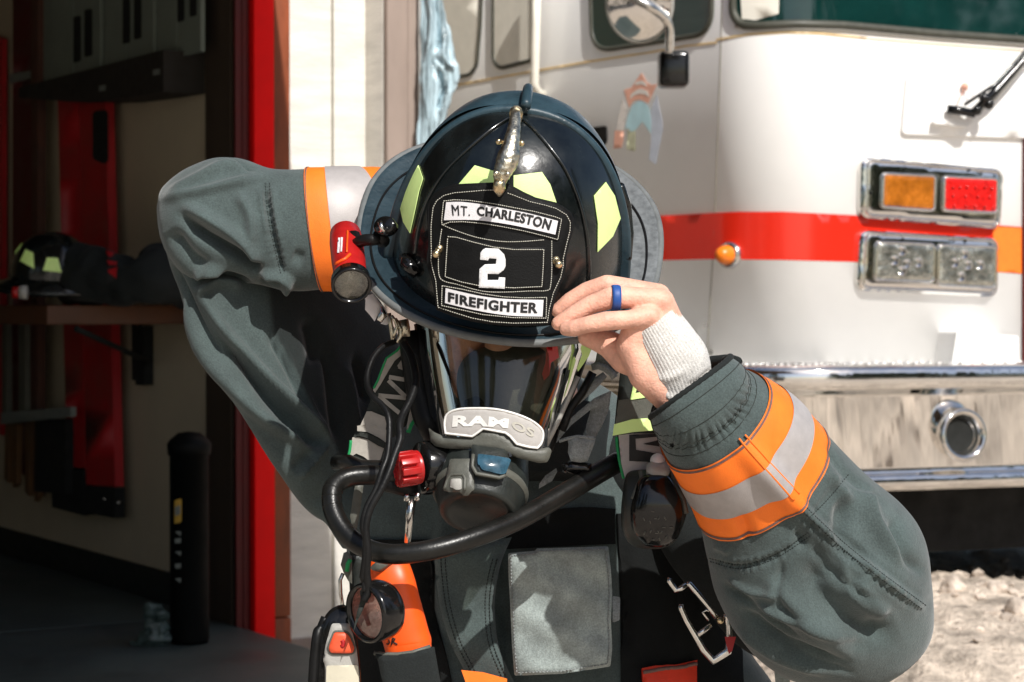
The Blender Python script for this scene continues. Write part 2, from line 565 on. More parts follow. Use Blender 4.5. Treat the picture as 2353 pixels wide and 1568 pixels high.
M['name_plate'] = mat('name_plate', (.45, .43, .41), .6, 0, .06, 200)
M['name_text'] = mat('name_text', (.85, .84, .8), .6)
M['name_faint'] = mat('name_text_worn', (.5, .48, .42), .7)
M['red_plastic'] = mat('red_plastic', (.42, .012, .012), .3, 0, .15, 60, spec=.6)
M['red_orange'] = mat('orange_plastic', (.9, .1, .008), .42, 0, .12, 40, emis=(1, .1, 0, .05))
M['blue_lens'] = mat('blue_button', (.03, .08, .12), .12, 0, .4, 120)
M['light_grey'] = mat('light_grey_plastic', (.38, .37, .34), .45, 0, .12, 60, .0003, 500)
M['cream_label'] = mat('cream_label', (.58, .54, .42), .6, 0, .1, 40)

M['truck'] = mat('white_truck_paint', (.95, .94, .92), .3, 0, .035, 2.5, .0004, 2.2, .4, coat=.3)
M['truck_red'] = mat('red_stripe_paint', (.72, .022, .008), .25, 0, .05, 5, coat=.5)
M['gold'] = mat('gold_pinstripe', (.78, .55, .25), .4, 0, .25, 12)
M['seal'] = mat('window_rubber', (.06, .06, .045), .5, 0, .2, 30)
M['shade'] = mat('window_blind', (.84, .80, .70), .7, 0, .06, 20)
M['glass_dark'] = mat('tinted_glass', (.004, .03, .027), .04, 0, .3, 4, spec=.7, coat=.5)
M['amber'] = mat('amber_lens', (.40, .12, .008), .25, 0, .5, 18, .001, 120)
M['amber_lamp'] = mat('amber_lamp', (.85, .2, .01), .3, 0, .2, 30)
M['red_lens'] = mat('red_lens', (.62, .01, .008), .22, 0, .35, 60, .001, 140)
M['headlamp'] = mat('headlamp_reflector', (.45, .45, .4), .22, .85, .5, 34, .004, 38)
M['plate'] = mat('diamond_plate', (.8, .78, .75), .3, .9, .2, 60)
M['decal_red'] = mat('decal_red', (.86, .45, .33), .5, 0, .12, 30)
M['button_red'] = mat('button_red', (.75, .09, .03), .5, 0, .12, 60)
M['decal_blue'] = mat('decal_blue', (.5, .73, .78), .5, 0, .1, 30)
M['decal_grey'] = mat('decal_grey_blue', (.58, .62, .7), .5, 0, .12, 30)
M['decal_olive'] = mat('decal_olive', (.55, .55, .38), .5, 0, .2, 40)
M['decal_pale'] = mat('decal_pale', (.8, .74, .68), .5)
M['chassis'] = mat('dark_chassis', (.003, .003, .003), .9, 0, .3, 9)

M['siding'] = mat('painted_siding', (.78, .75, .69), .75, 0, .13, 5, .0025, 60, stretch=(1, 1, 6))
M['siding_groove'] = mat('siding_groove', (.22, .2, .15), .85)
M['post'] = mat('dusty_pink_post', (.30, .235, .20), .8, 0, .15, 8, .003, 40, stretch=(1, 1, .3))
M['red_trim'] = mat('red_door_trim', (.92, .003, .003), .6, 0, .08, 6, .0008, 60, .2)
M['dark_red'] = mat('dark_red_trim', (.09, .003, .003), .6, 0, .2, 8)
M['wood'] = mat('stained_wood', (.26, .06, .018), .6, 0, .4, 9, .001, 60, stretch=(1, 1, .35))
M['jamb'] = mat('brown_jamb', (.06, .04, .026), .8, 0, .15, 12, .001, 90)
M['inner_wall'] = mat('interior_wall', (.52, .44, .31), .85, 0, .08, 3, .001, 60)
M['baseboard'] = mat('black_baseboard', (.008, .011, .009), .7)
M['floor'] = mat('concrete_floor', (.055, .075, .072), .6, 0, .25, 3, .001, 60)
M['cabinet'] = mat('grey_cabinet', (.20, .235, .20), .6, 0, .1, 8, .0006, 60)
M['slot'] = mat('dark_slot', (.006, .007, .006), .9)
M['shelf_dark'] = mat('dark_shelf', (.02, .016, .012), .8)
M['shelf_wood'] = mat('shelf_wood', (.085, .03, .01), .6, 0, .3, 6, stretch=(.3, 1, 1))
M['pole_brown'] = mat('brown_pole', (.09, .035, .022), .7, 0, .3, 10)
M['board_red'] = mat('red_board', (.40, .006, .01), .5, 0, .25, 5)
M['pole_pale'] = mat('pale_pole', (.12, .12, .095), .7, 0, .2, 10)
M['tan'] = mat('tan_wood', (.13, .06, .018), .7, 0, .3, 14)
M['canister'] = mat('canister_black', (.003, .0035, .0035), .6, 0, .2, 20, spec=.12)
M['mark_yellow'] = mat('mark_yellow', (.5, .3, .04), .6)
M['mark_white'] = mat('mark_white', (.2, .22, .2), .6)
M['tarp'] = mat('blue_plastic_sheet', (.36, .47, .52), .28, 0, .75, 9, .003, 30, .6, stretch=(6, 6, .35))
M['bag'] = mat('clear_plastic_bag', (.05, .075, .07), .35, 0, .5, 30, .004, 60)
M['ground'] = mat('gravel_ground', (.52, .44, .36), .95, 0, .6, 12, .012, 70, .2)
M['rock'] = mat('pale_rock', (.52, .44, .37), .9, 0, .55, 9, .01, 50, .2)
M['bark'] = mat('bark', (.12, .08, .05), .9, 0, .3, 8, .01, 20)
M['leaf'] = mat('needles', (.05, .085, .03), .7, 0, .4, 3)

def lens_mat(name, tint, gl=.05, fac=.12):
    m = bpy.data.materials.new(name); m.use_nodes = True
    nt = m.node_tree; nt.nodes.clear(); N = nt.nodes.new; L = nt.links.new
    o = N('ShaderNodeOutputMaterial'); t = N('ShaderNodeBsdfTransparent'); t.inputs['Color'].default_value = (*tint, 1)
    g = N('ShaderNodeBsdfGlossy'); g.inputs['Roughness'].default_value = gl
    f = N('ShaderNodeFresnel'); f.inputs['IOR'].default_value = 1.5
    a = N('ShaderNodeMath'); a.operation = 'ADD'; a.inputs[1].default_value = fac; a.use_clamp = True
    x = N('ShaderNodeMixShader')
    L(f.outputs['Fac'], a.inputs[0]); L(a.outputs['Value'], x.inputs['Fac']); L(t.outputs['BSDF'], x.inputs[1]); L(g.outputs['BSDF'], x.inputs[2])
    L(x.outputs['Shader'], o.inputs['Surface'])
    return m
M['visor'] = lens_mat('clear_visor', (.62, .62, .55), .06, .03)
M['lamp_glass'] = lens_mat('lamp_glass', (.95, .95, .95), .03, .1)
# ---------------------------------------------------------------- garage building
U3 = Vector((-.53, .848, 0)).normalized(); V3 = Vector((.848, .53, 0)).normalized(); ZZ = Vector((0, 0, 1))
J0 = P(475, 700, 6.3); J0.z = 0
F0 = J0 - U3 * .25
def plane_pt(x, y, p0, n):
    d = ray(x, y); return CAM + d * ((p0 - CAM).dot(n) / d.dot(n))
def planefn(p0, n):
    def g(x, y, l): return plane_pt(x, y, p0, n) + n * l
    return g
def s_of(px, t=0): return (plane_pt(px, 700, F0 + U3 * t, -U3) - F0).dot(V3)
def fbox(mb, s0, s1, t0, t1, z0, z1, bev=0, m=0):
    """front-wall coordinates: s along the facade, t inwards, z up"""
    c = F0 + V3 * (s0 + s1) / 2 + U3 * (t0 + t1) / 2 + ZZ * (z0 + z1) / 2
    return mb.box(c, V3 * abs(s1 - s0) / 2, U3 * abs(t1 - t0) / 2, ZZ * abs(z1 - z0) / 2, bev, m)
def ibox(mb, a0, a1, w0, w1, z0, z1, bev=0, m=0):
    """interior-wall coordinates: a inwards along the wall, w out from the wall into the bay"""
    c = J0 + U3 * (a0 + a1) / 2 - V3 * (w0 + w1) / 2 + ZZ * (z0 + z1) / 2
    return mb.box(c, V3 * abs(w1 - w0) / 2, U3 * abs(a1 - a0) / 2, ZZ * abs(z1 - z0) / 2, bev, m)

bld = thing('garage_building', 'pale sided fire station garage with a red trimmed open bay doorway', 'building', F0)
mb = MB(); s0, s1 = s_of(655), s_of(848)
GZ = -.2
fbox(mb, .012, s_of(950,-.1), .02, .25, GZ - .1, 3.2)
fbox(mb, s0, s_of(763), 0, .02, -.052, 3.2, .003); fbox(mb, s_of(767.5), s1, 0, .02, -.052, 3.2, .003)
mb.build('front_wall', M['siding'], bld)
mb = MB(); fbox(mb, s_of(763) - .001, s_of(768) + .001, .006, .0199, -.052, 3.2); mb.build('panel_groove', M['siding_groove'], bld)
mb = MB(); fbox(mb, s0, s1, -.012, .019, -.155, -.05, .004); fbox(mb, s0, s1, -.004, .019, -.25, -.158); mb.build('base_board', M['post'], bld)
mb = MB(); fbox(mb, s_of(840), s_of(966,-.132)-.002, -.108, .019, GZ - .1, 3.2, .004); mb.build('corner_trim', M['siding'], bld)
mb = MB(); fbox(mb, s_of(840) + .001, s_of(938,-.132), -.132, -.11, GZ - .1, 3.2, .004); fbox(mb, s_of(938,-.132) + .003, s_of(966,-.132), -.126, -.11, GZ - .1, 3.2, .004)
mb.build('corner_post', M['post'], bld)
mb = MB(); fbox(mb, .0, s_of(572), -.004, .0115, GZ, 3.2, .002); mb.build('door_stop', M['dark_red'], bld)
mb = MB(); fbox(mb, s_of(574), s_of(621), -.03, .018, GZ, 3.2, .004); mb.build('door_trim', M['red_trim'], bld)
mb = MB(); fbox(mb, s_of(621) + .0015, s_of(660), -.022, .018, .02, 3.2, .004); fbox(mb, s_of(621) + .0015, s_of(660), -.024, .018, GZ, .017, .004)
mb.build('wood_casing', M['wood'], bld)
mb = MB(); ibox(mb, -.235, .0, -.012, .004, GZ, 3.2, .002); ibox(mb, -.2, -.185, .004, .014, GZ, 3.2, .002); mb.build('door_jamb', M['jamb'], bld)
mb = MB(); ibox(mb, -.249, -.2365, -.012, .02, GZ, 3.2, .002); mb.build('jamb_edge', M['dark_red'], bld)
mb = MB(); ibox(mb, .002, 5.0, -.1, -.004, -.05, 3.2); mb.build('side_wall', M['inner_wall'], bld)
mb = MB(); ibox(mb, .002, 5.0, -.003, .014, .0, .098, .003); mb.build('baseboard', M['baseboard'], bld)
mb = MB(); ibox(mb, 5.0, 5.1, -.1, 5.5, -.05, 3.2); ibox(mb, -.1, 5.0, 5.4, 5.5, -.05, 3.2)
fbox(mb, -5.5, -4.2, 0, .2, -.05, 3.2); fbox(mb, -4.2, -.02, .05, .2, 2.45, 3.2)
mb.build('back_wall', M['inner_wall'], bld)
mb = MB(); ibox(mb, -.4, 5.3, -.3, 5.7, 3.21, 3.32); fbox(mb, -6.2, -.0, -3.6, .04, 2.45, 2.55); mb.build('roof_and_shade_awning', M['jamb'], bld)  # bay roof, plus an unseen awning added to shade the doorway floor

# things along the inside wall
WN = -V3
def wp(w): return planefn(J0 + WN * w, WN)
cabs = [[(128, -60), (240, -60), (240, 178), (128, 205)], [(250, -60), (363, -60), (363, 148), (250, 175)], [(375, -60), (472, -60), (472, 121), (375, 145)]]
cab_l = ['grey wall cabinet with two dark handle slots, farthest left of the row above the shelf',
         'grey wall cabinet between two others, over the white tag on the dark ledge',
         'grey wall cabinet nearest the brown door jamb']
slots = [[(170, 36, 186, 145), (195, 20, 212, 132)], [(283, -8, 299, 102), (309, -20, 325, 92)], [(409, -50, 424, 52), (437, -60, 452, 40)]]
for k in range(3):
    f = wp(.06)
    c = thing('wall_cabinet', cab_l[k], 'cabinet', f(*cabs[k][2], 0), 'grey cabinets in a row on the garage wall')
    q = cabs[k]; mid = (q[0][0] + q[1][0]) / 2 - 6
    ym = (q[2][1] + q[3][1]) / 2 + 1
    patch(MB(), [q[0], q[1], q[2], q[3]], wp(.0), 60, .05).build('carcass', M['cabinet'], c)
    for (x0, x1) in ((q[0][0], mid - 1), (mid + 1, q[1][0])):
        sl = (q[2][1] - q[3][1]) / (q[2][0] - q[3][0])
        yy = lambda x: q[3][1] + sl * (x - q[3][0]) - 2
        patch(MB(), [(x0 + 1, -60), (x1 - 1, -60), (x1 - 1, yy(x1)), (x0 + 1, yy(x0))], wp(.052), 60, .014).build('door', M['cabinet'], c)
    for s in slots[k]:
        patch(MB(), rnd([(s[0], s[1] + 3), (s[2], s[1]), (s[2], s[3] - 4), (s[0], s[3])], 4), wp(.067), 30, .002).build('handle_slot', M['slot'], c)
led = thing('wall_ledge', 'dark ledge under the grey cabinets with two white tags', 'shelf', wp(.1)(300, 200, 0))
patch(MB(), [(128, 206), (470, 121), (470, 216), (420, 225), (330, 236), (245, 239), (128, 229)], wp(.0), 40, .13).build('ledge_board', M['shelf_dark'], led)
for (x, y) in ((228, 195), (352, 158)):
    patch(MB(), [(x, y + 3), (x + 15, y), (x + 15, y + 13), (x, y + 16)], wp(.132), 20, .001).build('tag', M['mark_white'], led)

def slab(name, label, cat, w, polys, group=None):
    t = thing(name, label, cat, wp(w)(polys[0][1][0][0], polys[0][1][-1][1], 0), group)
    for (pn, po, mt, th) in polys:
        patch(MB(), po, wp(w), 60, th).build(pn, M[mt], t)
    return t
g_b = 'long red boards hanging on the garage wall'
slab('rescue_board', 'long red board with no handle hole, beside the one with the slot', 'board', .03,
     [('panel', [(152, 225), (199, 225), (216, 1076), (174, 1072)], 'board_red', .03), ('foot', [(140, 1075), (216, 1080), (216, 1184), (142, 1165)], 'slot', .035)], g_b)
t = slab('rescue_board', 'long red board with a black handle slot near its top', 'board', .03,
     [('panel', [(202, 225), (262, 228), (285, 1118), (218, 1113)], 'board_red', .03), ('foot', [(218, 1116), (286, 1121), (287, 1190), (219, 1178)], 'slot', .035)], g_b)
patch(MB(), rnd([(214, 256), (248, 252), (249, 372), (240, 378), (214, 366)], 10), wp(.061), 30, .002).build('handle_slot', M['slot'], t)
mbd = MB(); f = wp(.068)
for (x, y) in ((240, 1147), (272, 1155)): mbd.sphere(f(x, y, 0), .006, 8)
mbd.build('bolt', M['steel'], t)
slab('wooden_pole', 'brown pole standing left of the red boards', 'pole', .04, [('shaft', [(90, -60), (107, -60), (104, 1140), (92, 1120)], 'pole_brown', .03)])
slab('storage_rack', 'dark red rack upright with a pale cross rail', 'rack', .01,
     [('upright', [(42, -60), (86, -60), (90, 1100), (40, 1080)], 'dark_red', .02), ('rail', [(40, 172), (90, 164), (90, 182), (40, 192)], 'mark_white', .03)])
slab('red_panel', 'dark red panel at the far left edge of the bay', 'panel', .01, [('face', [(-60, 60), (16, 90), (16, 1000), (-60, 980)], 'board_red', .02)])
slab('long_tool', 'long tool with pale handle and forked tan end, leftmost', 'tool', .07,
     [('handle', [(17, 745), (28, 745), (28, 957), (17, 955)], 'pole_pale', .02), ('fork', [(24, 973), (34, 965), (53, 975), (50, 1112), (42, 1120), (38, 1000), (30, 1110), (22, 1100)], 'tan', .02)], 'long forked tools under the shelf')
slab('long_tool', 'long tool with pale handle and forked tan end, right beside the black panel', 'tool', .07,
     [('handle', [(55, 745), (70, 745), (70, 957), (55, 955)], 'pole_pale', .02), ('fork', [(70, 973), (84, 965), (101, 975), (99, 1140), (92, 1153), (85, 1000), (78, 1140), (70, 1130)], 'tan', .02)], 'long forked tools under the shelf')
slab('rack_rail', 'pale green cross rail holding the long tools', 'rail', .1, [('bar', [(15, 948), (175, 935), (175, 958), (15, 975)], 'mark_white', .02)])
slab('black_case', 'flat black case hanging left of the red boards', 'case', .05, [('body', [(106, 965), (176, 962), (176, 1136), (104, 1128)], 'slot', .04)])

sh = thing('wall_shelf', 'brown wooden shelf board on black brackets along the garage wall', 'shelf', wp(0)(300, 745, 0))
mb = MB(); ibox(mb, -.0, 3.2, .0, .49, .862, .918, .004); mb.build('board', M['shelf_wood'], sh)
mb = MB(); ibox(mb, .50, .54, .0, .02, .68, .861, .003)
a = wp(.03)(338, 830, 0); b_ = wp(.42)(176, 756, 0)
mb.tube([a, b_], .009, 8); mb.build('bracket', M['slot'], sh)
mb = MB(); patch(mb, [(331, 750), (352, 750), (352, 885), (331, 885)], wp(.0), 40, .03); mb.build('bracket_leg', M['slot'], sh)

# dark helmet and coat on the shelf
def sphere_pt(c, r, az, el): return c
hc = P(128, 612, 6.18)
sth = thing('fire_helmet', 'black helmet with lime tape resting on the garage shelf', 'helmet', P(128, 690, 6.18))
mb = MB()
prof = [(.0, .118), (.03, .118), (.07, .108), (.1, .088), (.125, .055), (.135, .02), (.137, .0005)]
mb.lathe(P(120, 640, 6.2), (0.05, -.12, 1), prof, 36, sx=1.0); mb.build('shell', M['shell'], sth)
vf_ = (mb.v, mb.f)
mb = MB(); mb.lathe(P(120, 640, 6.2), (0.05, -.12, 1), [(-.03, .175), (-.022, .18), (.0, .12), (.01, .117), (-.004, .118), (-.034, .172), (-.03, .175)], 36); mb.build('brim', M['shell'], sth)
fn = surf(bvh_of(vf_))
for po in ([(28, 560), (42, 538), (44, 560), (35, 584), (27, 572)], [(47, 600), (60, 574), (77, 582), (79, 618)], [(99, 622), (108, 593), (133, 594), (141, 627)]):
    patch(MB(), po, fn, 8, .0015, lift=.001).build('reflective_tape', M['lime'], sth)
stl = thing('helmet_light', 'small red and clear torch lying under the helmet on the shelf', 'torch', P(40, 690, 6.0))
mb = MB(); mb.tube([P(30, 672, 5.95), P(45, 672, 5.95)], .017, 14); mb.build('body', M['red_plastic'], stl)
mb = MB(); mb.tube([P(46, 672, 5.95), P(62, 672, 5.95)], .02, 14); mb.build('lens', M['light_grey'], stl)
fc = thing('folded_coat', 'black folded turnout coat heaped on the shelf', 'coat', P(300, 695, 6.1))
lb = Limb([(150, 600, 170, 698, 6.3, .8), (200, 560, 200, 699, 6.15, 1), (250, 566, 250, 699, 6.1, 1), (300, 600, 300, 699, 6.05, 1), (352, 570, 355, 699, 6.05, 1), (420, 540, 430, 700, 6.2, .8), (462, 560, 468, 700, 6.2, .5)], 8, 40)
lb.rough(18, .02, 3)
v, f = lb.mesh(); raw('cloth', v, f, M['coat_dark'], fc)
fn = surf(bvh_of((v, f)))
patch(MB(), [(242, 570), (262, 578), (270, 640), (248, 655)], fn, 8, .001, lift=.001).build('red_badge', M['letter'], fc)
for k, (po) in enumerate(([(244, 570), (255, 566), (250, 580), (262, 584), (256, 592), (246, 586)], [(246, 600), (268, 604), (268, 612), (250, 610)], [(248, 622), (270, 616), (268, 640), (250, 628)])):
    patch(MB(), po, fn, 6, .001, lift=.003).build('red_letter', M['board_red'], fc)

can = thing('tool_canister', 'tall black cylindrical canister with yellow and white markings by the door jamb', 'canister', P(436, 1478, 5.8))
c0 = P(436, 1500, 5.8); c0.z = .002
mb = MB(); H = .54
mb.lathe(c0, (0, 0, 1), [(0, .0005), (0, .05), (.01, .053), (H - .03, .053), (H - .03, .058), (H, .06), (H + .012, .052), (H + .03, .03), (H + .034, .0005)], 36); mb.build('body', M['canister'], can)
fn = surf(bvh_of((mb.v, mb.f)))
patch(MB(), rnd([(401, 1150), (417, 1145), (417, 1200), (401, 1205)], 5), fn, 8, .001).build('yellow_mark', M['mark_yellow'], can)
patch(MB(), rnd([(403, 1165), (415, 1161), (415, 1182), (403, 1186)], 3), fn, 8, .001, lift=.001).build('emblem', M['mark_white'], can)
for k, y in enumerate((1222, 1238, 1268, 1296, 1330)):
    patch(MB(), [(402, y), (416, y - 1), (415, y + 10), (403, y + 11)][:3 + k % 2], fn, 8, .001).build('white_mark', M['mark_white'], can)
bag = thing('plastic_bag', 'crumpled clear plastic bag on the garage floor by the canister', 'bag', P(355, 1480, 5.7))
lb = Limb([(345, 1385, 372, 1390, 5.75, .6), (330, 1410, 385, 1412, 5.75, .7), (335, 1440, 388, 1440, 5.75, .7), (325, 1462, 388, 1468, 5.75, .7), (300, 1482, 386, 1486, 5.75, .4)], 8, 40)
lb.rough(45, .018, 5); lb.rough(120, .006, 2)
v, f = lb.mesh(); raw('film', v, f, M['bag'], bag)

# plastic sheet beside the post
tp = thing('plastic_sheet', 'wrinkled blue grey plastic sheet hanging beside the pink corner post', 'plastic sheet', P(1000, 330, 6.25))
lb = Limb([(966, -90, 1000, -90, 6.2, .3), (967, 20, 1022, 20, 6.2, .3), (967, 100, 1036, 100, 6.2, .35), (968, 165, 1054, 168, 6.2, .4), (967, 190, 1046, 196, 6.2, .4), (966, 240, 1034, 240, 6.2, .35), (962, 300, 1012, 300, 6.2, .3), (958, 350, 985, 350, 6.2, .2)], 10, 90)
lb.fold(1.0, [([(980, -50), (990, 60), (975, 180), (985, 300)], 5, .012), ([(1000, -50), (1010, 60), (1000, 130)], 5, -.02), ([(1030, 60), (1020, 130), (1045, 165)], 6, .014), ([(1000, 150), (1015, 200), (1005, 260)], 7, -.03), ([(1030, 180), (1020, 230), (1000, 300)], 5, .012), ([(985, 150), (1000, 135), (1020, 150)], 4, -.012)])
lb.rough(34, .010, 1, (3, 3, .2)); lb.rough(110, .003, 9, (2, 2, .25))
v, f = lb.mesh(); raw('sheet', v, f, M['tarp'], tp)

# ---------------------------------------------------------------- fire truck
plan = []
S0 = Vector((.592, 6.2))
SDR = Vector((-math.sin(math.radians(37)), math.cos(math.radians(37))))
for i in range(12, 0, -1): plan.append(S0 + SDR * .55 * i)
p = S0.copy(); plan.append(p.copy())
R_ = .27; n = 26
for i in range(n):
    a = math.radians(-53 + 72 * (i + .5) / n)
    p = p + Vector((math.cos(a), math.sin(a))) * (R_ * math.radians(72) / n); plan.append(p.copy())
for i in range(24):
    a = math.radians(19 + i * .25); p = p + Vector((math.cos(a), math.sin(a))) * .075; plan.append(p.copy())
for i in range(8):
    a = math.radians(30 + i * 12); p = p + Vector((math.cos(a), math.sin(a))) * .07; plan.append(p.copy())
p = p + SDR * 6; plan.append(p.copy())
def extr(plan, z0, z1, nz=2, closed=True):
    n = len(plan); v = []; f = []
    for j in range(nz):
        z = z0 + (z1 - z0) * j / (nz - 1)
        v += [Vector((q.x, q.y, z)) for q in plan]
    for j in range(nz - 1):
        for i in range(n if closed else n - 1):
            k = (i + 1) % n
            f.append((j * n + i, j * n + k, (j + 1) * n + k, (j + 1) * n + i))
    if closed: f += [tuple(range(n))[::-1], tuple(range((nz - 1) * n, nz * n))]
    return v, f
trk = thing('fire_truck', 'white fire truck with a red stripe and chrome bumper parked behind the firefighter', 'fire truck', (1.6, 7.2, 0))
v, f = extr(plan, .62, 2.75)
n_ = len(plan)
body = raw('cab', v, f, M['truck'], trk, [True] * (len(f) - 2) + [False, False])
tfn = surf(bvh_of((v, f)))
def ontruck(name, po, mt, th=.002, lift=.0005, step=30, puff=0, pw=8, parent=trk, label=None):
    return patch(MB(), po, tfn, step, th, lift=lift, puff=puff, pw=pw).build(name, M[mt], parent, label=label)
# stripe
top = [(1040, 525), (1380, 505), (1515, 497), (1640, 490), (1700, 487), (1800, 487), (1960, 495), (2150, 508), (2347, 522)]
bot = [(2347, 630), (2150, 614), (1960, 602), (1800, 598), (1700, 597), (1640, 596), (1515, 599), (1380, 602), (1040, 611)]
ontruck('red_stripe', top + bot, 'truck_red', .0012, .0004, 22)
def strip(name, pl, w, mt, th=.002, step=10):
    a = [(x, y - w / 2) for x, y in pl]; b = [(x, y + w / 2) for x, y in pl][::-1]
    return ontruck(name, a + b, mt, th, .0006, step)
strip('pinstripe', Z('T', 985, 447, 1400, 372, 1700, 320, 2000, 275, 2200, 240, 2353, 223) + Z('U', 260, 170, 400, 146, 560, 138, 700, 143, 900, 163), 4, 'gold')
strip('fine_pinstripe', Z('U', 905, 165, 1150, 185, 1560, 216), 1.6, 'gold')
# seam of the cab corner
mb = MB(); line_on(mb, [(1661, -60), (1656, 120), (1646, 400), (1640, 560), (1628, 760), (1624, 840)], tfn, .0016, 0); mb.build('panel_seam', M['siding_groove'], trk)
def window(name, po, glass, r=.011, lab=None, blind=False):
    w = ontruck(name, po, glass, .004, .001, 40, label=lab)
    mb = MB(); line_on(mb, po, tfn, r, .004, 14, 8, closed=True); mb.build('frame', M['seal'], w)
    return w
window('side_window', rnd([(1000, -70), (1112, -70), (1106, 60), (1098, 150), (1082, 172), (1030, 180), (990, 180)], 8), 'shade', .006, 'rear side window with its beige blind down, edge behind the plastic sheet')
window('side_window', rnd([(1136, -70), (1228, -70), (1228, 138), (1150, 158), (1136, 140)], 12), 'shade', .007, 'side window with beige blind beside the grab rail')
window('door_window', rnd([(1358, -70), (1640, -70), (1637, 50), (1615, 80), (1470, 103), (1385, 116), (1363, 90)], 22), 'glass_dark', .008, 'dark cab door window behind the round mirror')
w = window('windshield', rnd(Z('U', 335, -120, 333, 60, 365, 108, 420, 113, 600, 104, 800, 110, 1200, 146, 1568, 172, 1750, 190, 1750, -120), 14), 'glass_dark', .013, 'wraparound windscreen in black rubber')
line = Z('U', 345, 112, 420, 128, 600, 122, 800, 128, 1200, 163, 1568, 190, 1700, 203)
mb = MB(); line_on(mb, line, tfn, .0045, .006, 10, 8); mb.build('seal_highlight', M['light_grey'], w)  # light grey line painted as the highlight along the rubber
ontruck('windshield_reflection', Z('U', 362, -100, 530, -100, 525, 60, 430, 88, 372, 82), 'shade', .001, .0055, parent=w)  # pale shape painted on the glass as a reflection

# rail, mirror, boxes on the side
def off(x, y, l): return tfn(x, y, l)
mb = MB(); mb.tube([off(1262, -80, .05), off(1260, 60, .05), off(1256, 195, .05), off(1252, 212, .03), off(1248, 220, 0)], .014, 12)
mb.build('grab_rail', M['shade'], trk)
md = 5.75; mc = P(1470, 8, md)
ax = (CAM - mc).normalized() + Vector((-.25, 0, 0))
mb = MB(); mb.lathe(mc, ax, [(-.05, .0005), (-.045, .05), (-.02, .09), (0, .104), (.006, .104), (.006, .097), (.014, .07), (.018, .03), (.019, .0005)], 48, sx=.88); mr = mb.build('mirror', M['chrome'], trk)
mb = MB(); mb.lathe(mc, ax, [(-.004, .103), (.0, .108), (.006, .108), (.009, .103)], 48, sx=.88); mb.build('mirror_rim', M['light_grey'], mr)
mb = MB(); pts = cr([tuple(P(*Z('T', 1850, -60), 5.68)), tuple(P(*Z('T', 1920, -8), 5.66)), tuple(P(*Z('T', 2010, 40), 5.66)), tuple(P(*Z('T', 2085, 100), 5.7)), tuple(P(*Z('T', 2106, 160), 5.72)), tuple(P(*Z('T', 2104, 275), 5.74))], 6)
mb.tube(pts, .0125, 12); mb.build('mirror_arm', M['steel'], trk)
mb = MB(); mb.box(P(1547, 161, 5.82), (.041, 0, 0), (0, .05, 0), (0, 0, .048), .014); mb.build('mirror_bracket', M['gloss_black'], trk)
ontruck('vent_box', rnd([(1340, 296), (1395, 290), (1396, 325), (1388, 338), (1340, 330)], 5), 'rubber', .006, 0, 14)
mb = MB(); mb.tube([off(*q, l) for q, l in zip(Z('U', 170, 1418, 190, 1440, 205, 1465, 228, 1462, 240, 1450, 246, 1475, 238, 1502), (.0, .04, .05, .05, .05, .04, .0))], .007, 8); mb.build('hand_hook', M['steel'], trk)

# emblem
em = thing  # emblem parts are sub-parts of one decal
dec = ontruck('emblem', Z('O', 720, 385, 785, 500, 840, 530, 905, 520, 850, 640, 800, 750, 700, 700, 620, 720, 572, 800, 540, 690, 510, 590, 600, 560, 660, 470), 'decal_red', .001, .0006, 8, label='faded shield emblem with red star top and blue mountain')
def sub(po, mt, l=.0008, nm='emblem_shape'): patch(MB(), po, tfn, 8, .0006, lift=l).build(nm, M[mt], dec)
sub(Z('O', 640, 530, 660, 490, 720, 475, 770, 500, 785, 545, 720, 520), 'decal_pale', .0018, 'scroll')
sub(Z('O', 580, 700, 600, 640, 660, 590, 720, 570, 790, 600, 820, 680, 760, 640, 700, 635, 640, 650), 'decal_pale', .0018, 'scroll')
sub(Z('O', 528, 1060, 560, 900, 610, 780, 680, 725, 750, 730, 810, 800, 835, 950, 835, 1110, 735, 965, 650, 1070, 600, 1090, 560, 1040), 'decal_blue', .002, 'sky_field')
sub(Z('O', 830, 830, 905, 640, 930, 800, 965, 930, 975, 1060, 940, 1220, 890, 1480, 810, 1420, 830, 1240, 840, 1000), 'decal_grey', .0008, 'ribbon')
sub(Z('O', 560, 1060, 600, 1095, 650, 1075, 650, 1320, 545, 1300), 'decal_olive', .002, 'slope')
sub(Z('O', 400, 1075, 505, 1080, 500, 1200, 480, 1280, 385, 1290), 'decal_red', .0008, 'side_ribbon')
sub(Z('O', 415, 1060, 460, 850, 490, 690, 540, 800, 500, 1075), 'decal_pale', .0008, 'side_ribbon')

# lamps
def lampset(outer, cells, mats_, labs, lab):
    L = ontruck('lamp_bezel', rnd(outer, 26, 6), 'chrome', .018, .0, 12, .012, 16, label=lab)
    mb = MB(); line_on(mb, rnd([(x * .93 + .07 * sum(q[0] for q in outer) / 4, y * .9 + .1 * sum(q[1] for q in outer) / 4) for x, y in outer], 14, 5), tfn, .004, .03, 8, 8, closed=True); mb.build('bezel_rib', M['chrome'], L)
    for c, m_, lb_ in zip(cells, mats_, labs):
        g = patch(MB(), rnd(c, 8), tfn, 8, .004, lift=.0305, puff=.004, pw=10).build('lamp', M[m_], L, label=lb_)
        mb = MB(); line_on(mb, rnd(c, 9), tfn, .0048, .034, 6, 8, closed=True); mb.build('lamp_frame', M['chrome'], L)
    mb = MB()
    cx = sum(q[0] for q in outer) / 4; cy = sum(q[1] for q in outer) / 4
    for (dx, dy) in ((-.44, 0), (.45, .05), (-.2, -.42), (.25, -.38)):
        w_ = outer[1][0] - outer[0][0]; h_ = outer[2][1] - outer[1][1]
        mb.sphere(tfn(cx + dx * w_, cy + dy * h_, .033), .004, 8)
    mb.build('screw', M['slot'], L)
    return L
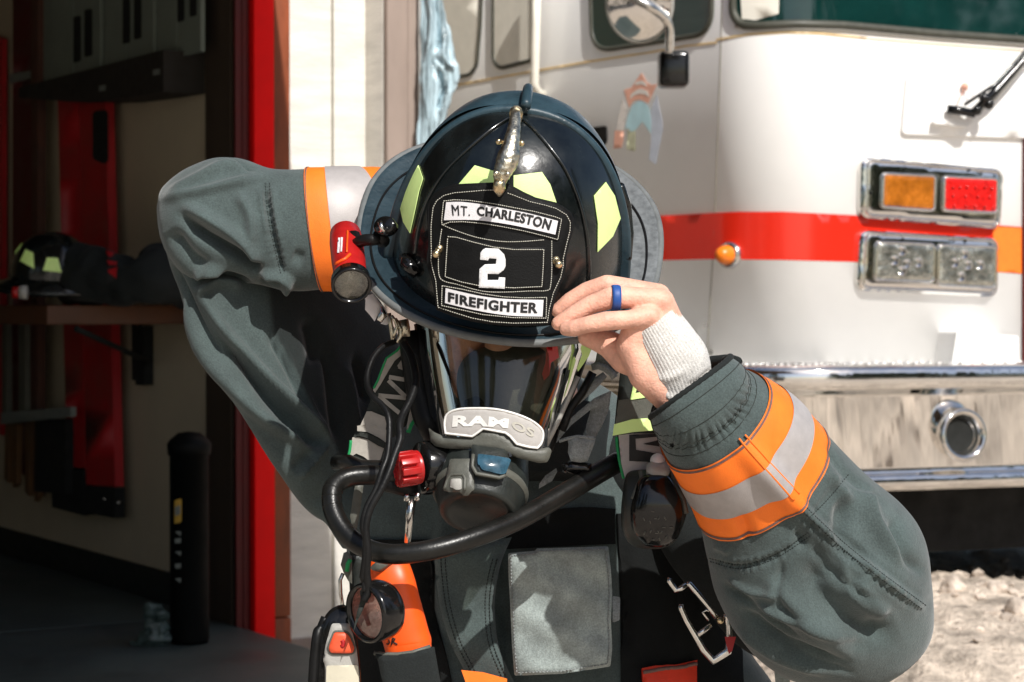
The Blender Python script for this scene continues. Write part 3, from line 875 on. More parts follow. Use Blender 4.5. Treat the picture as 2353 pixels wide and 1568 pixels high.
lampset(Z('U', 862, 668, 1466, 722, 1452, 978, 856, 928), [Z('U', 945, 742, 1165, 752, 1160, 898, 940, 882), Z('U', 1203, 755, 1428, 765, 1424, 907, 1200, 897)],
        ['amber', 'red_lens'], ['amber turn lamp', 'red flashing lamp'], 'upper chrome lamp bezel')
L2 = lampset(Z('U', 858, 978, 1448, 1015, 1440, 1264, 842, 1236), [Z('U', 918, 1032, 1160, 1042, 1155, 1202, 912, 1192), Z('U', 1180, 1044, 1420, 1052, 1416, 1226, 1176, 1214)],
        ['headlamp', 'headlamp'], ['clear headlamp, outer', 'clear headlamp, inner'], 'lower chrome lamp bezel')
mb = MB()
for (x, y) in ((1235, 800), (1265, 800), (1295, 800), (1330, 800), (1370, 800), (1400, 805), (1235, 835), (1290, 838), (1340, 840), (1390, 842), (1240, 878), (1290, 880), (1330, 882), (1370, 884), (1405, 885)):
    mb.sphere(tfn(*Z('U', x, y), .040), .0055, 8)
mb.build('led_dot', M['red_lens'], trk)
for cl in (0, 1):
  mb = MB()
  for (x, y, r) in ((1020, 1070, 9), (990, 1110, 12), (1090, 1120, 11), (1020, 1155, 12), (1040, 1125, 8)) if cl == 0 else ((1285, 1085, 9), (1245, 1120, 12), (1350, 1130, 11), (1270, 1180, 12), (1300, 1130, 8)):
    mb.lathe(tfn(*Z('U', x, y), .036), (-.1, -1, 0), [(0, .0005), (.004, .012), (.010, .014), (.006, .011), (.002, .0005)], 14)
  mb.build('reflector_cup', M['chrome'], L2)
mb = MB()
h = tfn(*Z('U', 322, 1086), 0); nrm = (tfn(*Z('U', 322, 1086), .1) - h).normalized()
ml = MB().lathe(h, nrm, [(0, .038), (.006, .040), (.014, .038), (.02, .031), (.02, .0005)], 32).build('marker_base', M['chrome'], trk)
MB().lathe(h, nrm, [(.02, .028), (.035, .027), (.052, .021), (.062, .011), (.064, .0005)], 32).build('marker_lamp', M['amber_lamp'], ml)

# wiper
pl = ontruck('wiper_panel', rnd(Z('U', 1062, 318, 1500, 315, 1640, 320, 1640, 592, 1040, 572), 14), 'truck', .014, 0, 30, .005, 8)
mb = MB(); patch(mb, rnd(Z('U', 1175, 478, 1330, 492, 1300, 545, 1150, 530), 6), tfn, 14, .03, lift=.014); mb.build('wiper_mount', M['truck'], trk)
wp_ = MB(); a = tfn(*Z('U', 1235, 478), .065); wp_.tube([a - Vector((.03, 0, -.004)), a, a + Vector((.05, 0, -.01))], .013, 10); wp_.build('wiper_pivot', M['gloss_black'], trk)
mb = MB()
A = Z('U', 1290, 490, 1385, 400, 1470, 305, 1568, 190, 1700, 40)
mb.tube([tfn(x, y, .075) for x, y in A], [.012, .013, .011, .009, .008], 8)
A = Z('U', 1260, 455, 1385, 372, 1470, 280, 1568, 165, 1700, 10)
mb.tube([tfn(x, y, .07) for x, y in A], .005, 8)
for q in ((1330, 430), (1350, 455), (1300, 480)): mb.sphere(tfn(*Z('U', *q), .085), .016, 10)
mb.build('wiper_arm', M['gloss_black'], trk)
mb = MB(); A = Z('U', 1300, 500, 1400, 425, 1480, 335, 1568, 225, 1700, 85); mb.tube([tfn(x, y, .06) for x, y in A], .006, 8); mb.build('wiper_blade', M['light_grey'], trk)
mb = MB(); mb.sphere(tfn(*Z('U', 1293, 372), .03), .011, 12); 
for q in ((1252, 452), (1320, 415)): mb.tube([tfn(*Z('U', 1293, 378), .03), tfn(*Z('U', *q), .04)], .0015, 6)
mb.build('washer_nozzle', M['decal_red'], trk)
ontruck('bumper_block', rnd(Z('U', 1205, 1408, 1462, 1428, 1462, 1600, 1180, 1580), 5), 'truck', .1, 0, 30)
ontruck('grille_edge', [(2349, 285), (2420, 285), (2420, 830), (2347, 830)], 'dark_red', .01, 0, 30)
ontruck('stripe_sunlight', [(2281, 521), (2346, 524), (2346, 629), (2281, 624)], 'orange', .001, .002, 20)  # end of the red stripe painted orange to look sunlit

# bumper
bp = []
nn = plan[9:len(plan) - 2]
def offp(pl, o):
    out = []
    for i, q in enumerate(pl):
        a = pl[max(0, i - 1)]; b = pl[min(len(pl) - 1, i + 1)]
        t = (b - a).normalized(); out.append(q + Vector((t.y, -t.x)) * o)
    return out
prof = [(-.01, .748), (.15, .751), (.166, .747), (.176, .735), (.178, .715), (.176, .69), (.166, .678), (.15, .672), (.140, .66), (.156, .462), (.15, .448), (.166, .442), (.176, .43), (.176, .41), (.166, .398), (.15, .392), (-.01, .392)]
v = []; f = []; rows = [offp(nn, o) for o, z in prof]
for r_, (o, z) in zip(rows, prof): v += [Vector((q.x, q.y, z)) for q in r_]
K = len(nn)
for j in range(len(prof) - 1):
    for i in range(K - 1): f.append((j * K + i, (j + 1) * K + i, (j + 1) * K + i + 1, j * K + i + 1))
f.append(tuple(j * K for j in range(len(prof))))
bmp = raw('bumper', v, f, M['chrome_bumper'], trk)
bfn = surf(bvh_of((v, f)))
mb = MB()
rr_ = [offp(nn, o) for o in (.02, .045, .07, .095, .12, .145)]
for a_, row in enumerate(rr_):
    acc = 0
    for i in range(len(row) - 1):
        L_ = (row[i + 1] - row[i]).length
        k = max(1, int(L_ / .03))
        if L_ > .3: continue
        for j in range(k):
            q = row[i].lerp(row[i + 1], (j + .5 * (a_ % 2)) / k)
            t = (row[i + 1] - row[i]).normalized(); an = math.atan2(t.y, t.x) + (.8 if (a_ + j) % 2 else -.8)
            c_ = Vector((q.x, q.y, .7515)); d_ = Vector((math.cos(an), math.sin(an), 0)) * .011
            mb.tube([c_ - d_, c_ + Vector((0, 0, .002)), c_ + d_], [.001, .004, .001], 6)
mb.build('diamond_tread', M['plate'], bmp)
h = bfn(2203, 1000, 0); nrm = (bfn(2203, 1000, .1) - h).normalized()
hn = MB().lathe(h, nrm, [(-.01, .07), (.0, .074), (.02, .077), (.03, .075), (.036, .068), (.03, .06), (.02, .054), (.008, .05), (.002, .048), (.001, .045)], 48).build('horn_bell', M['chrome'], bmp)
MB().lathe(h, nrm, [(.003, .047), (.0035, .0005)], 32).build('horn_opening', M['slot'], bmp)
# chassis
mb = MB()
ch = offp(nn, -.05); v, f = extr([q for q in ch] + [plan[-1]], .19, .62); mb.add(v, f, False)
c_ = Vector((1.9, 6.9, .33)); mb.box(c_, (1.0, .35, 0), (-.1, .2, 0), (0, 0, .06))
mb.build('chassis', M['chassis'], trk)
for (x, y) in ((1.25, 8.2), (2.9, 8.6)):
    w = MB().lathe((x, y, .42), (.866, .5, 0), [(-.14, .0005), (-.14, .3), (-.13, .45), (-.09, .5), (.09, .5), (.13, .45), (.14, .3), (.14, .0005)], 40).build('wheel', M['rubber'], trk)

# ---------------------------------------------------------------- ground
def gz(x, y):
    r = max(0, min(1, (x - .1) / 1.0)); r = r * r * (3 - 2 * r)
    k = max(0, min(1, (y - 3.0) / 2.2)); k = k * k * (3 - 2 * k)
    b = 1 / (1 + ((y - 5.75) / .8) ** 4)
    z = GZ + r * k * (.2 + .13 * b)
    z += (noise.noise(Vector((x * 1.7, y * 1.7, 0))) * .03 + noise.noise(Vector((x * 9, y * 9, 5))) * .014) * (1 if abs(x) < 12 and y < 14 else 0)
    if x > .2 and 3 < y < 9: z += max(0, noise.noise(Vector((x * 14, y * 14, 2)))) * .03 + max(0, noise.noise(Vector((x * 38, y * 38, 2)))) * .012
    return z
xs = [-300, -60, -15, -6] + [-3 + i * .25 for i in range(12)] + [i * .02 for i in range(0, 190)] + [4, 6, 15, 60, 300]
ys = [-300, -60, -15, -4, 0, 2, 3, 4] + [4.4 + i * .03 for i in range(0, 100)] + [7.6 + i * .15 for i in range(30)] + [14, 30, 80, 400, 1500]
v = [Vector((x, y, gz(x, y))) for y in ys for x in xs]; nx = len(xs)
f = [(j * nx + i, j * nx + i + 1, (j + 1) * nx + i + 1, (j + 1) * nx + i) for j in range(len(ys) - 1) for i in range(nx - 1)]
raw('ground', v, f, M['ground'], None, True, kind='structure')
mb = MB(); fbox(mb, -5.4, -.01, -2.2, .26, -.2, .0, .01); ibox(mb, .01, 5, -.0, 5.4, -.2, .0005)
mb.build('floor', M['floor'], None, kind='structure')
mb = MB(); random.seed(3)
for i in range(1300):
    x = random.uniform(.5, 2.2); y = random.uniform(4.6, 7.6); s = random.choice([.003, .004, .004, .005, .006, .008, .012, .02]) * random.uniform(.7, 1.3)
    bm = bmesh.new(); bmesh.ops.create_icosphere(bm, subdivisions=1, radius=s)
    q = [Vector((a.co.x * random.uniform(.8, 1.5), a.co.y * random.uniform(.8, 1.4), a.co.z * random.uniform(.4, .9))) + Vector((x, y, gz(x, y) + s * .15)) for a in bm.verts]
    bm.verts.index_update(); mb.add(q, [tuple(a.index for a in g.verts) for g in bm.faces], False); bm.free()
mb.build('gravel', M['rock'], None, kind='stuff', label='loose pale gravel and stones beside the truck')
rk = [('pale pointed rock on the gravel below the bumper', 2340, 1475, 5.45, .03), ('rounded pale rock on the rubble bank', 2190, 1385, 5.85, .035), ('flat stone half buried below the bumper end', 2290, 1400, 5.8, .028)]
for lab, x, y, d, s in rk:
    bm = bmesh.new(); bmesh.ops.create_icosphere(bm, subdivisions=3, radius=s)
    c_ = P(x, y, d); c_.z = gz(c_.x, c_.y) + s * .3
    q = [c_ + a.co * (1 + .5 * noise.noise(a.co * 28 + c_ * 5)) for a in bm.verts]
    bm.verts.index_update(); f = [tuple(a.index for a in g.verts) for g in bm.faces]; bm.free()
    o = raw('rock', [p_ - c_ for p_ in q], f, M['rock'], None, False); o.location = c_
    o['label'] = lab; o['category'] = 'rock'; o['group'] = 'rocks by the truck'
# ---------------------------------------------------------------- helmet in hand
HC = P(1166, 596, 2.03)
PITCH = math.radians(33); ROLL = math.radians(7)
# local axes: X right, F front, Z up of the helmet
Rv = Matrix.Rotation(ROLL, 3, Vector((0, 1, 0)))
HX = Rv @ Vector((1, 0, 0))
HF = Rv @ Vector((0, -math.cos(PITCH), -math.sin(PITCH)))
HZ = Rv @ Vector((0, -math.sin(PITCH), math.cos(PITCH)))
def hp(x, f, z): return HC + HX * x + HF * f + HZ * z
hel = thing('fire_helmet', 'black helmet with leather front shield and eagle ornament, held on the bowed head', 'helmet', HC)
DA, DF, DB, DH = .110, .120, .122, .163
def dome(az, t, inset=0):
    """az from front, t 0 base .. 1 top"""
    ph = t * math.pi / 2
    c = math.cos(ph) ** .82; s_ = math.sin(ph) ** .96
    x = math.sin(az) * c * (DA - inset)
    f = math.cos(az) * c * ((DF if math.cos(az) > 0 else DB) - inset)
    # eight gentle ribs
    k = 1 + .008 * math.cos(az * 8) * math.sin(ph * 2)
    return hp(x * k, f * k, s_ * (DH - inset) - .002)
NS, NT = 120, 44
v = []; f = []
for j in range(NT):
    for i in range(NS): v.append(dome(2 * math.pi * i / NS, j / (NT - 1) * .999))
for j in range(NT - 1):
    for i in range(NS):
        k = (i + 1) % NS
        f.append((j * NS + i, j * NS + k, (j + 1) * NS + k, (j + 1) * NS + i))
f.append(tuple(range((NT - 1) * NS, NT * NS)))
shell = raw('shell', v, f, [M['shell'], M['shell_blue']], hel)
dbv = bvh_of((v, f)); dfn = surf(dbv)
# faces behind the visor ridge carry the worn blue finish
# brim
def interp(az, tab):
    a = math.degrees(az) % 360
    s = 0; w = 0
    for (a1, v1), (a2, v2) in zip(tab, tab[1:]):
        for k in range(6):
            q = a1 + (a2 - a1) * (k + .5) / 6; vv = v1 + (v2 - v1) * (k + .5) / 6
            d = (a - q + 180) % 360 - 180
            e = math.exp(-(d / 13) ** 2) * (a2 - a1); s += e * vv; w += e
    return s / w
BR = [(0, .136), (45, .138), (80, .137), (105, .146), (130, .176), (155, .198), (180, .205), (205, .198), (230, .176), (255, .146), (280, .137), (315, .138), (360, .136)]
BZ = [(0, .002), (45, .0), (80, -.002), (105, .004), (130, .016), (155, .022), (180, .01), (205, .022), (230, .016), (255, .004), (280, -.002), (315, .0), (360, .002)]
def brim(az, t, lo=0):
    b = dome(az, 0)
    ri = math.hypot(math.sin(az) * DA, math.cos(az) * (DF if math.cos(az) > 0 else DB)) - .004
    ro = interp(az, BR); zo = interp(az, BZ)
    r = ri + (ro - ri) * t
    z = .004 * (1 - t) ** 2 + zo * t ** 1.4 - lo
    return hp(math.sin(az) * r, math.cos(az) * r, z)
NB = 12; v = []; f = []
prof = [(j / NB, 0) for j in range(NB + 1)] + [(1.03, .0015), (1.04, .0035), (1.03, .0055), (1.0, .007)] + [(1 - j / NB, .0065) for j in range(1, NB + 1)]
for (t, lo) in prof:
    for i in range(NS): v.append(brim(2 * math.pi * i / NS, t, lo))
m_ = len(prof)
for j in range(m_ - 1):
    for i in range(NS):
        k = (i + 1) % NS; f.append((j * NS + i, (j + 1) * NS + i, (j + 1) * NS + k, j * NS + k))
mi = [1 if 62 < ((k % NS) * 360 / NS) < 170 else 0 for k in range(len(f))]
brimo = raw('brim', v, f, [M['brim'], M['brim_worn']], hel, True, mi)
bbv = bvh_of((v, f)); bfn_ = surf(bbv)
# rolled pale edge of the brim
mb = MB(); mb.tube([brim(2 * math.pi * i / NS, 1.03, .0035) for i in range(NS)], .0038, 8, closed=True); mb.build('brim_edge', M['brim_edge'], brimo)
# line embossed around the brim
mb = MB(); mb.tube([brim(2 * math.pi * i / NS, .72, -.0008) for i in range(NS)], .0012, 6, closed=True); mb.build('brim_bead', M['rubber'], brimo)
# visor ridge from ear to ear, with a raised lip
v = []; f = []; NR = 70
sec = [(-.0045, -.004), (-.0045, .0025), (-.003, .0046), (0, .0052), (.003, .0046), (.0045, .0025), (.0045, -.004)]
for i in range(NR):
    a = math.pi * i / (NR - 1)
    ca, sa = math.cos(a), math.sin(a)
    c = abs(ca) ** .92 * (1 if ca >= 0 else -1); s_ = sa ** .92
    for (w_, h_) in sec:
        rx = DA + .0015 + h_; rz = DH + h_ + .0015
        v.append(hp(-c * rx, .002 + .022 * (1 - s_) + w_, s_ * rz - .004))
q = len(sec)
for i in range(NR - 1):
    for k in range(q - 1): f.append((i * q + k, (i + 1) * q + k, (i + 1) * q + k + 1, i * q + k + 1))
f += [tuple(range(q)), tuple(range((NR - 1) * q, NR * q))[::-1]]
raw('visor_ridge', v, f, M['shell_blue'], hel)
# rear half skin, slightly proud, worn blue
v = []; f = []; A_ = 60
for j in range(NT):
    for i in range(A_ + 1):
        az = math.radians(96) + math.radians(168) * i / A_
        t = j / (NT - 1) * .995
        ph = t * math.pi / 2
        p_ = dome(az, t); n_ = (p_ - hp(0, -.01, .02)).normalized(); v.append(p_ + n_ * .002)
for j in range(NT - 1):
    for i in range(A_): f.append((j * (A_ + 1) + i, j * (A_ + 1) + i + 1, (j + 1) * (A_ + 1) + i + 1, (j + 1) * (A_ + 1) + i))
raw('rear_shell', v, f, M['shell_blue'], hel)
# comb over the crown
pts = []; rr2 = []
for i in range(30):
    a = math.radians(84 + i * 2.5)
    sa, ca = math.sin(a), math.cos(a)
    up_ = .0075 * math.exp(-((a - math.radians(96)) / .55) ** 2)
    pts.append(hp(0, ca * (DF if ca > 0 else DB) * 1.0, sa * DH + .002 + up_)); rr2.append(.0048)
mb = MB(); mb.tube(pts, rr2, 12); mb.build('comb', M['shell_blue'], hel)
# rib lines on the front of the dome
for nm, pl in (('rib', Z('A', 925, 240, 990, 300, 1075, 400, 1160, 520, 1225, 680, 1265, 850, 1278, 1000, 1278, 1100)),
               ('rib', Z('A', 860, 235, 760, 300, 640, 400, 520, 520, 430, 660, 380, 800, 352, 960))):
    mb = MB(); line_on(mb, [p[:2] for p in cr(pl, 4)], dfn, .0022, .0004, 6, 8); mb.build(nm, M['shell'], hel)
# lime tapes
tape = [Z('A', 375, 480, 402, 560, 380, 630, 357, 740, 333, 848, 298, 790, 280, 710, 280, 650, 290, 600, 325, 535),
        Z('A', 675, 490, 778, 520, 782, 640, 590, 640, 590, 590),
        Z('A', 880, 543, 1028, 525, 1072, 590, 1110, 700, 1040, 700, 880, 640),
        Z('A', 1365, 578, 1412, 650, 1443, 770, 1402, 865, 1322, 948, 1324, 800, 1303, 650)]
for t_ in tape: patch(MB(), t_, dfn, 7, .0006, lift=.0006).build('reflective_tape', M['lime'], hel)
# front shield
def dsh(x, y):
    dx = (x - 1158) * .000415
    return 1.868 + dx * dx * 3.3 + max(0, (y - 560)) * .000012
sfn = depthfn(dsh)
SH = Z('E', 815, 118, 700, 122, 560, 128, 430, 135, 340, 160, 250, 215, 195, 290, 182, 370, 185, 480, 195, 620, 192, 720, 178, 800, 175, 870, 200, 950, 230, 1040, 245, 1120, 262, 1240, 270, 1310,
       420, 1365, 600, 1415, 800, 1445, 1000, 1458, 1200, 1455, 1330, 1448, 1350, 1330, 1385, 1180, 1430, 1070, 1470, 990, 1480, 890, 1485, 800, 1510, 690, 1550, 560, 1560, 460, 1535, 400, 1470, 350, 1400, 310, 1300, 285, 1200, 260, 1080, 205, 980, 150, 915, 120)
shd = patch(MB(), SH, sfn, 9, .0026, puff=.0012, pw=6).build('front_shield', M['leather'], hel)
mb = MB(); line_on(mb, SH, sfn, .0016, .0012, 6, 8, closed=True); mb.build('rolled_edge', M['leather'], shd)
l0 = .0038
# raised banners and centre panel
plates = [(Z('E', 318, 275, 420, 262, 560, 268, 800, 300, 1000, 340, 1200, 378, 1400, 430, 1462, 455, 1425, 655, 1300, 620, 1100, 570, 900, 530, 700, 495, 500, 478, 380, 482, 305, 510, 300, 470), 'name_banner', .0012),
          (Z('E', 345, 590, 440, 600, 600, 650, 800, 700, 1000, 725, 1310, 720, 1300, 900, 1290, 1118, 1000, 1135, 700, 1120, 500, 1080, 325, 1020, 335, 800), 'number_panel', .0012),
          (Z('E', 305, 1085, 500, 1120, 700, 1165, 900, 1195, 1100, 1205, 1318, 1200, 1312, 1405, 1000, 1400, 700, 1370, 480, 1320, 300, 1280), 'rank_banner', .0012)]
for po, nm, th in plates: patch(MB(), po, sfn, 9, th, lift=l0, puff=.0006, pw=4).build(nm, M['leather'], shd)
l1 = l0 + .0019
w1 = [p[:2] for p in cr(Z('E', 350, 290, 500, 288, 700, 312, 900, 350, 1150, 400, 1420, 470), 4)] + [p[:2] for p in cr(Z('E', 1395, 600, 1200, 555, 1000, 512, 800, 480, 600, 460, 328, 462), 4)]
w2 = [p[:2] for p in cr(Z('E', 345, 1112, 500, 1150, 700, 1192, 900, 1215, 1100, 1222, 1282, 1225), 4)] + [p[:2] for p in cr(Z('E', 1272, 1385, 1000, 1378, 800, 1355, 600, 1318, 450, 1283, 338, 1255), 4)]
patch(MB(), w1, sfn, 9, .0005, lift=l1).build('white_banner', M['pale_leather'], shd)
patch(MB(), w2, sfn, 9, .0005, lift=l1).build('white_banner', M['pale_leather'], shd)
mb = MB()
text_on(mb, 'MT.', Z('E', 400, 314, 582, 336, 576, 422, 412, 418), sfn, l1 + .0009, 0, .0, 1.2, fat=.45)
mb.build('lettering', M['letter'], shd); mb = MB()
b0 = Z('E', 645, 330, 1365, 462, 1335, 560, 645, 418)
text_on(mb, 'CHARLESTON', b0, sfn, l1 + .0009, 4, .03, 1.1, fat=.55)
mb.build('lettering', M['letter'], shd); mb = MB()
text_on(mb, 'FIREFIGHTER', Z('E', 370, 1150, 1228, 1250, 1222, 1352, 368, 1242), sfn, l1 + .0009, -6.5, .03, 1.1, fat=.6)
mb.build('lettering', M['letter'], shd)
two = Z('E', 700, 745, 725, 730, 850, 735, 905, 790, 918, 840, 918, 905, 900, 940, 848, 978, 745, 975, 745, 1035, 848, 1035, 855, 1008, 915, 1012, 910, 1118, 663, 1108, 668, 930, 720, 885, 825, 882, 832, 832, 762, 826, 750, 848, 675, 840, 678, 775)
patch(MB(), two, sfn, 4, .001, lift=l1 - .0008, puff=.0006, pw=3).build('number', M['white_thread'], shd)
mb = MB()
IN = Z('E', 828, 172, 700, 178, 560, 190, 430, 200, 330, 225, 260, 275, 225, 340, 215, 420, 205, 520, 205, 640, 208, 760, 205, 850, 220, 930, 250, 1040, 262, 1180, 272, 1295, 420, 1345, 600, 1400, 800, 1436, 1000, 1448, 1200, 1444, 1318, 1440, 1335, 1320, 1375, 1160, 1445, 1010, 1470, 900, 1470, 830, 1500, 700, 1535, 560, 1538, 480, 1500, 410, 1400, 350, 1300, 320, 1150, 285, 1000, 225, 928, 200)
stitch(mb, IN, sfn, 3.4, 2.2, .0004, .0042)
for po in (plates[0][0], Z('E', 360, 612, 440, 618, 600, 665, 800, 715, 1000, 740, 1290, 740, 1285, 900, 1272, 1105, 1000, 1118, 700, 1103, 500, 1062, 335, 1008, 348, 800), plates[2][0]):
    cx = sum(q[0] for q in po) / len(po); cy = sum(q[1] for q in po) / len(po)
    po = [(x + (cx - x) * .012, y + (cy - y) * .03) for x, y in po]
    stitch(mb, po, sfn, 3.2, 2.2, .0004, l1 + .0002, closed=True)
for po in (Z('E', 320, 510, 400, 545, 550, 600, 700, 640, 900, 668, 1100, 665, 1300, 650), Z('E', 1360, 660, 1360, 800, 1360, 950, 1350, 1080, 1320, 1135, 1150, 1140, 950, 1150, 750, 1148, 600, 1120, 450, 1075, 340, 1050, 285, 1000, 275, 850, 285, 700, 310, 530)):
    stitch(mb, [p[:2] for p in cr(po, 4)], sfn, 3.2, 2.2, .0004, .0042)
mb.build('stitching', M['thread'], shd)
for (x, y, x2, y2) in ((285, 735, 255, 785), (1400, 845, 1425, 885)):
    a = Z('E', x, y); b = Z('E', x2, y2)
    mb = MB(); mb.tube([sfn(*a, .002), sfn(*a, .006)], .0035, 12); mb.sphere(sfn(*b, .009), .0036, 12); mb.tube([sfn(*a, .006), sfn(*b, .009)], .002, 8); mb.build('brass_stud', M['brass'], shd)
# eagle holder
st = []
for (ax_, ay_, bx_, by_, o, r) in ((142, 2, 168, 2, -.002, .8),):
    pass
def est(l, r_, o, ra): a = Z('A', *l); b = Z('A', *r_); return (a[0], a[1], b[0], b[1], o, ra)
ey = [((868, 205), (912, 208), 1.880, .8), ((862, 225), (915, 230), 1.872, .9), ((848, 290), (915, 298), 1.862, .9), ((832, 340), (912, 350), 1.856, .9), ((822, 380), (908, 388), 1.853, .9), ((802, 430), (905, 440), 1.851, .9),
      ((790, 480), (888, 495), 1.849, .9), ((776, 520), (868, 535), 1.848, .9), ((772, 552), (850, 565), 1.848, .95), ((778, 580), (838, 590), 1.850, 1.0), ((785, 605), (826, 612), 1.854, 1.1), ((793, 635), (815, 638), 1.859, 1.1), ((798, 645), (806, 646), 1.862, 1)]
lb = Limb([est(*e) for e in ey], 8, 40)
sc_ = []
n_ = lb.normals(); D = np.zeros(lb.V.shape[:2])
for i in range(lb.N):
    for k in range(lb.seg):
        fr = i / lb.N
        if fr < .68: D[i, k] = .0004 * abs(math.sin(i * .55 + 2.2 * abs(math.cos(2 * math.pi * k / lb.seg)))) + .0012 * math.exp(-((fr - .45) / .1) ** 2)
lb.V = lb.V + n_ * D[..., None]
v, f = lb.mesh(); egl = raw('eagle_ornament', v, f, M['eagle'], hel)
mb = MB(); mb.tube([P(*Z('A', 893, 205), 1.88), dfn(*Z('A', 893, 225), -.005)], .006, 10)
for q in ((800, 362), (922, 370)): mb.sphere(P(*Z('A', *q), 1.862), .0028, 10)
mb.tube([P(*Z('A', 800, 362), 1.864), P(*Z('A', 922, 370), 1.864)], .0018, 8)
mb.build('mounting_pin', M['brass'], egl)
mb = MB()
for q in ((786, 532), (848, 535)): mb.sphere(P(*Z('A', *q), 1.838), .0026, 12)
mb.build('eagle_eye', M['eagle'], egl)
mb = MB(); mb.tube([P(*Z('A', 803, 570), 1.829), P(*Z('A', 803, 610), 1.833), P(*Z('A', 803, 646), 1.848)], [.0045, .0055, .0015], 12); mb.build('beak', M['brass'], egl)
# side hinge knobs and bright rim screws
mb = MB(); mb.tube([dfn(*Z('A', 310, 985), .002), dfn(*Z('A', 345, 1010), .006), dfn(*Z('A', 375, 1065), .002)], [.006, .007, .005], 12); mb.build('hinge_knob', M['gloss_black'], hel)
mb = MB(); mb.tube([dfn(*Z('A', 1430, 600), .003), dfn(*Z('A', 1462, 700), .004), dfn(*Z('A', 1475, 850), .005), dfn(*Z('A', 1470, 985), .005)], .004, 8); mb.build('ridge_trim', M['shell'], hel)

# torch clipped to the brim
lt = thing('helmet_light', 'small red torch with black head clipped to the left of the helmet brim', 'torch', P(*Z('F', 430, 1000), 1.95))
a = P(*Z('F', 350, 380), 1.985); b = P(*Z('F', 440, 1120), 1.90); dr = (b - a).normalized()
mb = MB(); mb.lathe(a, dr, [(0, .0005), (0, .011), (.004, .0145), (.02, .0155), (.055, .0155), (.07, .0150), (.088, .0155)], 30, ref=(1, 0, 0)); mb.build('body', M['red_plastic'], lt)
vf_ = (mb.v, mb.f); lfn = surf(bvh_of(vf_))
mb = MB()
for po in (Z('F', 262, 460, 290, 462, 275, 665, 250, 665), Z('F', 300, 455, 322, 458, 312, 650, 292, 650)): patch(mb, po, lfn, 4, .0004, lift=.0005)
mb.build('label', M['pale_leather'], lt)
mb = MB(); line_on(mb, Z('F', 385, 370, 380, 520, 375, 660), lfn, .001, .001, 4); line_on(mb, Z('F', 230, 820, 300, 780, 360, 750, 420, 690), lfn, .0015, .001, 4); mb.build('body_ridge', M['red_orange'], lt)
L_ = (b - a).length
mb = MB(); mb.lathe(a, dr, [(.086, .0155), (.09, .0165), (L_ - .012, .0178), (L_ - .002, .0182), (L_, .0175), (L_ - .001, .0155), (L_ - .012, .0145)], 36, ref=(1, 0, 0)); hd = mb.build('head', M['gloss_black'], lt)
mb = MB(); mb.lathe(a, dr, [(.0855, .0157), (.088, .0168), (.091, .0172)], 36, ref=(1, 0, 0)); mb.build('collar_ring', M['steel'], hd)
mb = MB(); mb.lathe(a, dr, [(L_ - .004, .0153), (L_ - .01, .013), (L_ - .022, .007), (L_ - .026, .0005)], 36, ref=(1, 0, 0)); mb.build('reflector', M['headlamp'], hd)
mb = MB(); mb.lathe(a, dr, [(L_ - .003, .0155), (L_ - .0015, .009), (L_ - .001, .0005)], 36, ref=(1, 0, 0)); mb.build('lens', M['lamp_glass'], hd)
mb = MB()
A_ = [P(*Z('F', 440, 600), 1.955), P(*Z('F', 500, 540), 1.945), P(*Z('F', 600, 490), 1.935), P(*Z('F', 740, 480), 1.93), P(*Z('F', 840, 470), 1.94)]
mb.tube(cr([tuple(q) for q in A_], 5), .0055, 10)
mb.tube([P(*Z('F', 820, 420), 1.93), P(*Z('F', 870, 500), 1.945)], .0065, 10)
mb.tube([P(*Z('F', 455, 420), 1.96), P(*Z('F', 520, 700), 1.945)], .007, 10)
mb.build('clip_arm', M['rubber'], lt)
mb = MB(); A_ = P(*Z('F', 910, 300), 1.925); mb.lathe(A_, (-.45, -.75, .35), [(-.005, .0005), (-.005, .008), (.003, .009), (.005, .008), (.005, .0005)], 24, sx=1.25); mb.build('clamp_knob', M['gloss_black'], lt)
mb = MB(); mb.tube([P(*Z('F', 830, 235), 1.915), P(*Z('F', 850, 320), 1.912), P(*Z('F', 915, 390), 1.918)], .0022, 8); mb.tube([P(*Z('F', 870, 330), 1.912), P(*Z('F', 815, 385), 1.92)], .0015, 8); mb.build('clamp_screw', M['steel'], lt)
# ---------------------------------------------------------------- the firefighter
per = thing('person', 'firefighter in dark turnout coat, head bowed, left hand gripping the helmet brim', 'person', (0.02, 2.25, GZ))
# one continuous body: union of tapered capsules, fused by a voxel remesh
mb = MB()
def cap(a, b, ra, rb): mb.capsule(P(*a), P(*b), ra, rb, 24)
def H(x, y): return Z('H', x, y)
def chain(pts):
    for (p0, r0), (p1, r1) in zip(pts, pts[1:]): mb.capsule(P(*p0), P(*p1), r0, r1, 24)
# head and neck
cap((1178, 520, 2.10), (1165, 640, 2.07), .078, .076)
cap((1160, 720, 2.05), (1150, 850, 2.045), .062, .05)
cap((1150, 850, 2.04), (1150, 930, 2.03), .042, .026)
cap((1150, 740, 1.998), (1150, 792, 1.985), .010, .015)          # nose
cap((1085, 700, 2.0), (1060, 800, 2.01), .024, .024); cap((1215, 700, 2.0), (1240, 800, 2.01), .024, .024)   # cheeks
cap((1100, 690, 1.995), (1200, 690, 1.995), .012, .012)          # brow
cap((1120, 850, 1.998), (1180, 850, 1.998), .008, .008)          # mouth
for sx in (-1, 1): cap((1165 + sx * 185, 690, 2.09), (1165 + sx * 183, 740, 2.085), .012, .008)   # ears
cap((1180, 760, 2.13), (1200, 1000, 2.22), .058, .062)
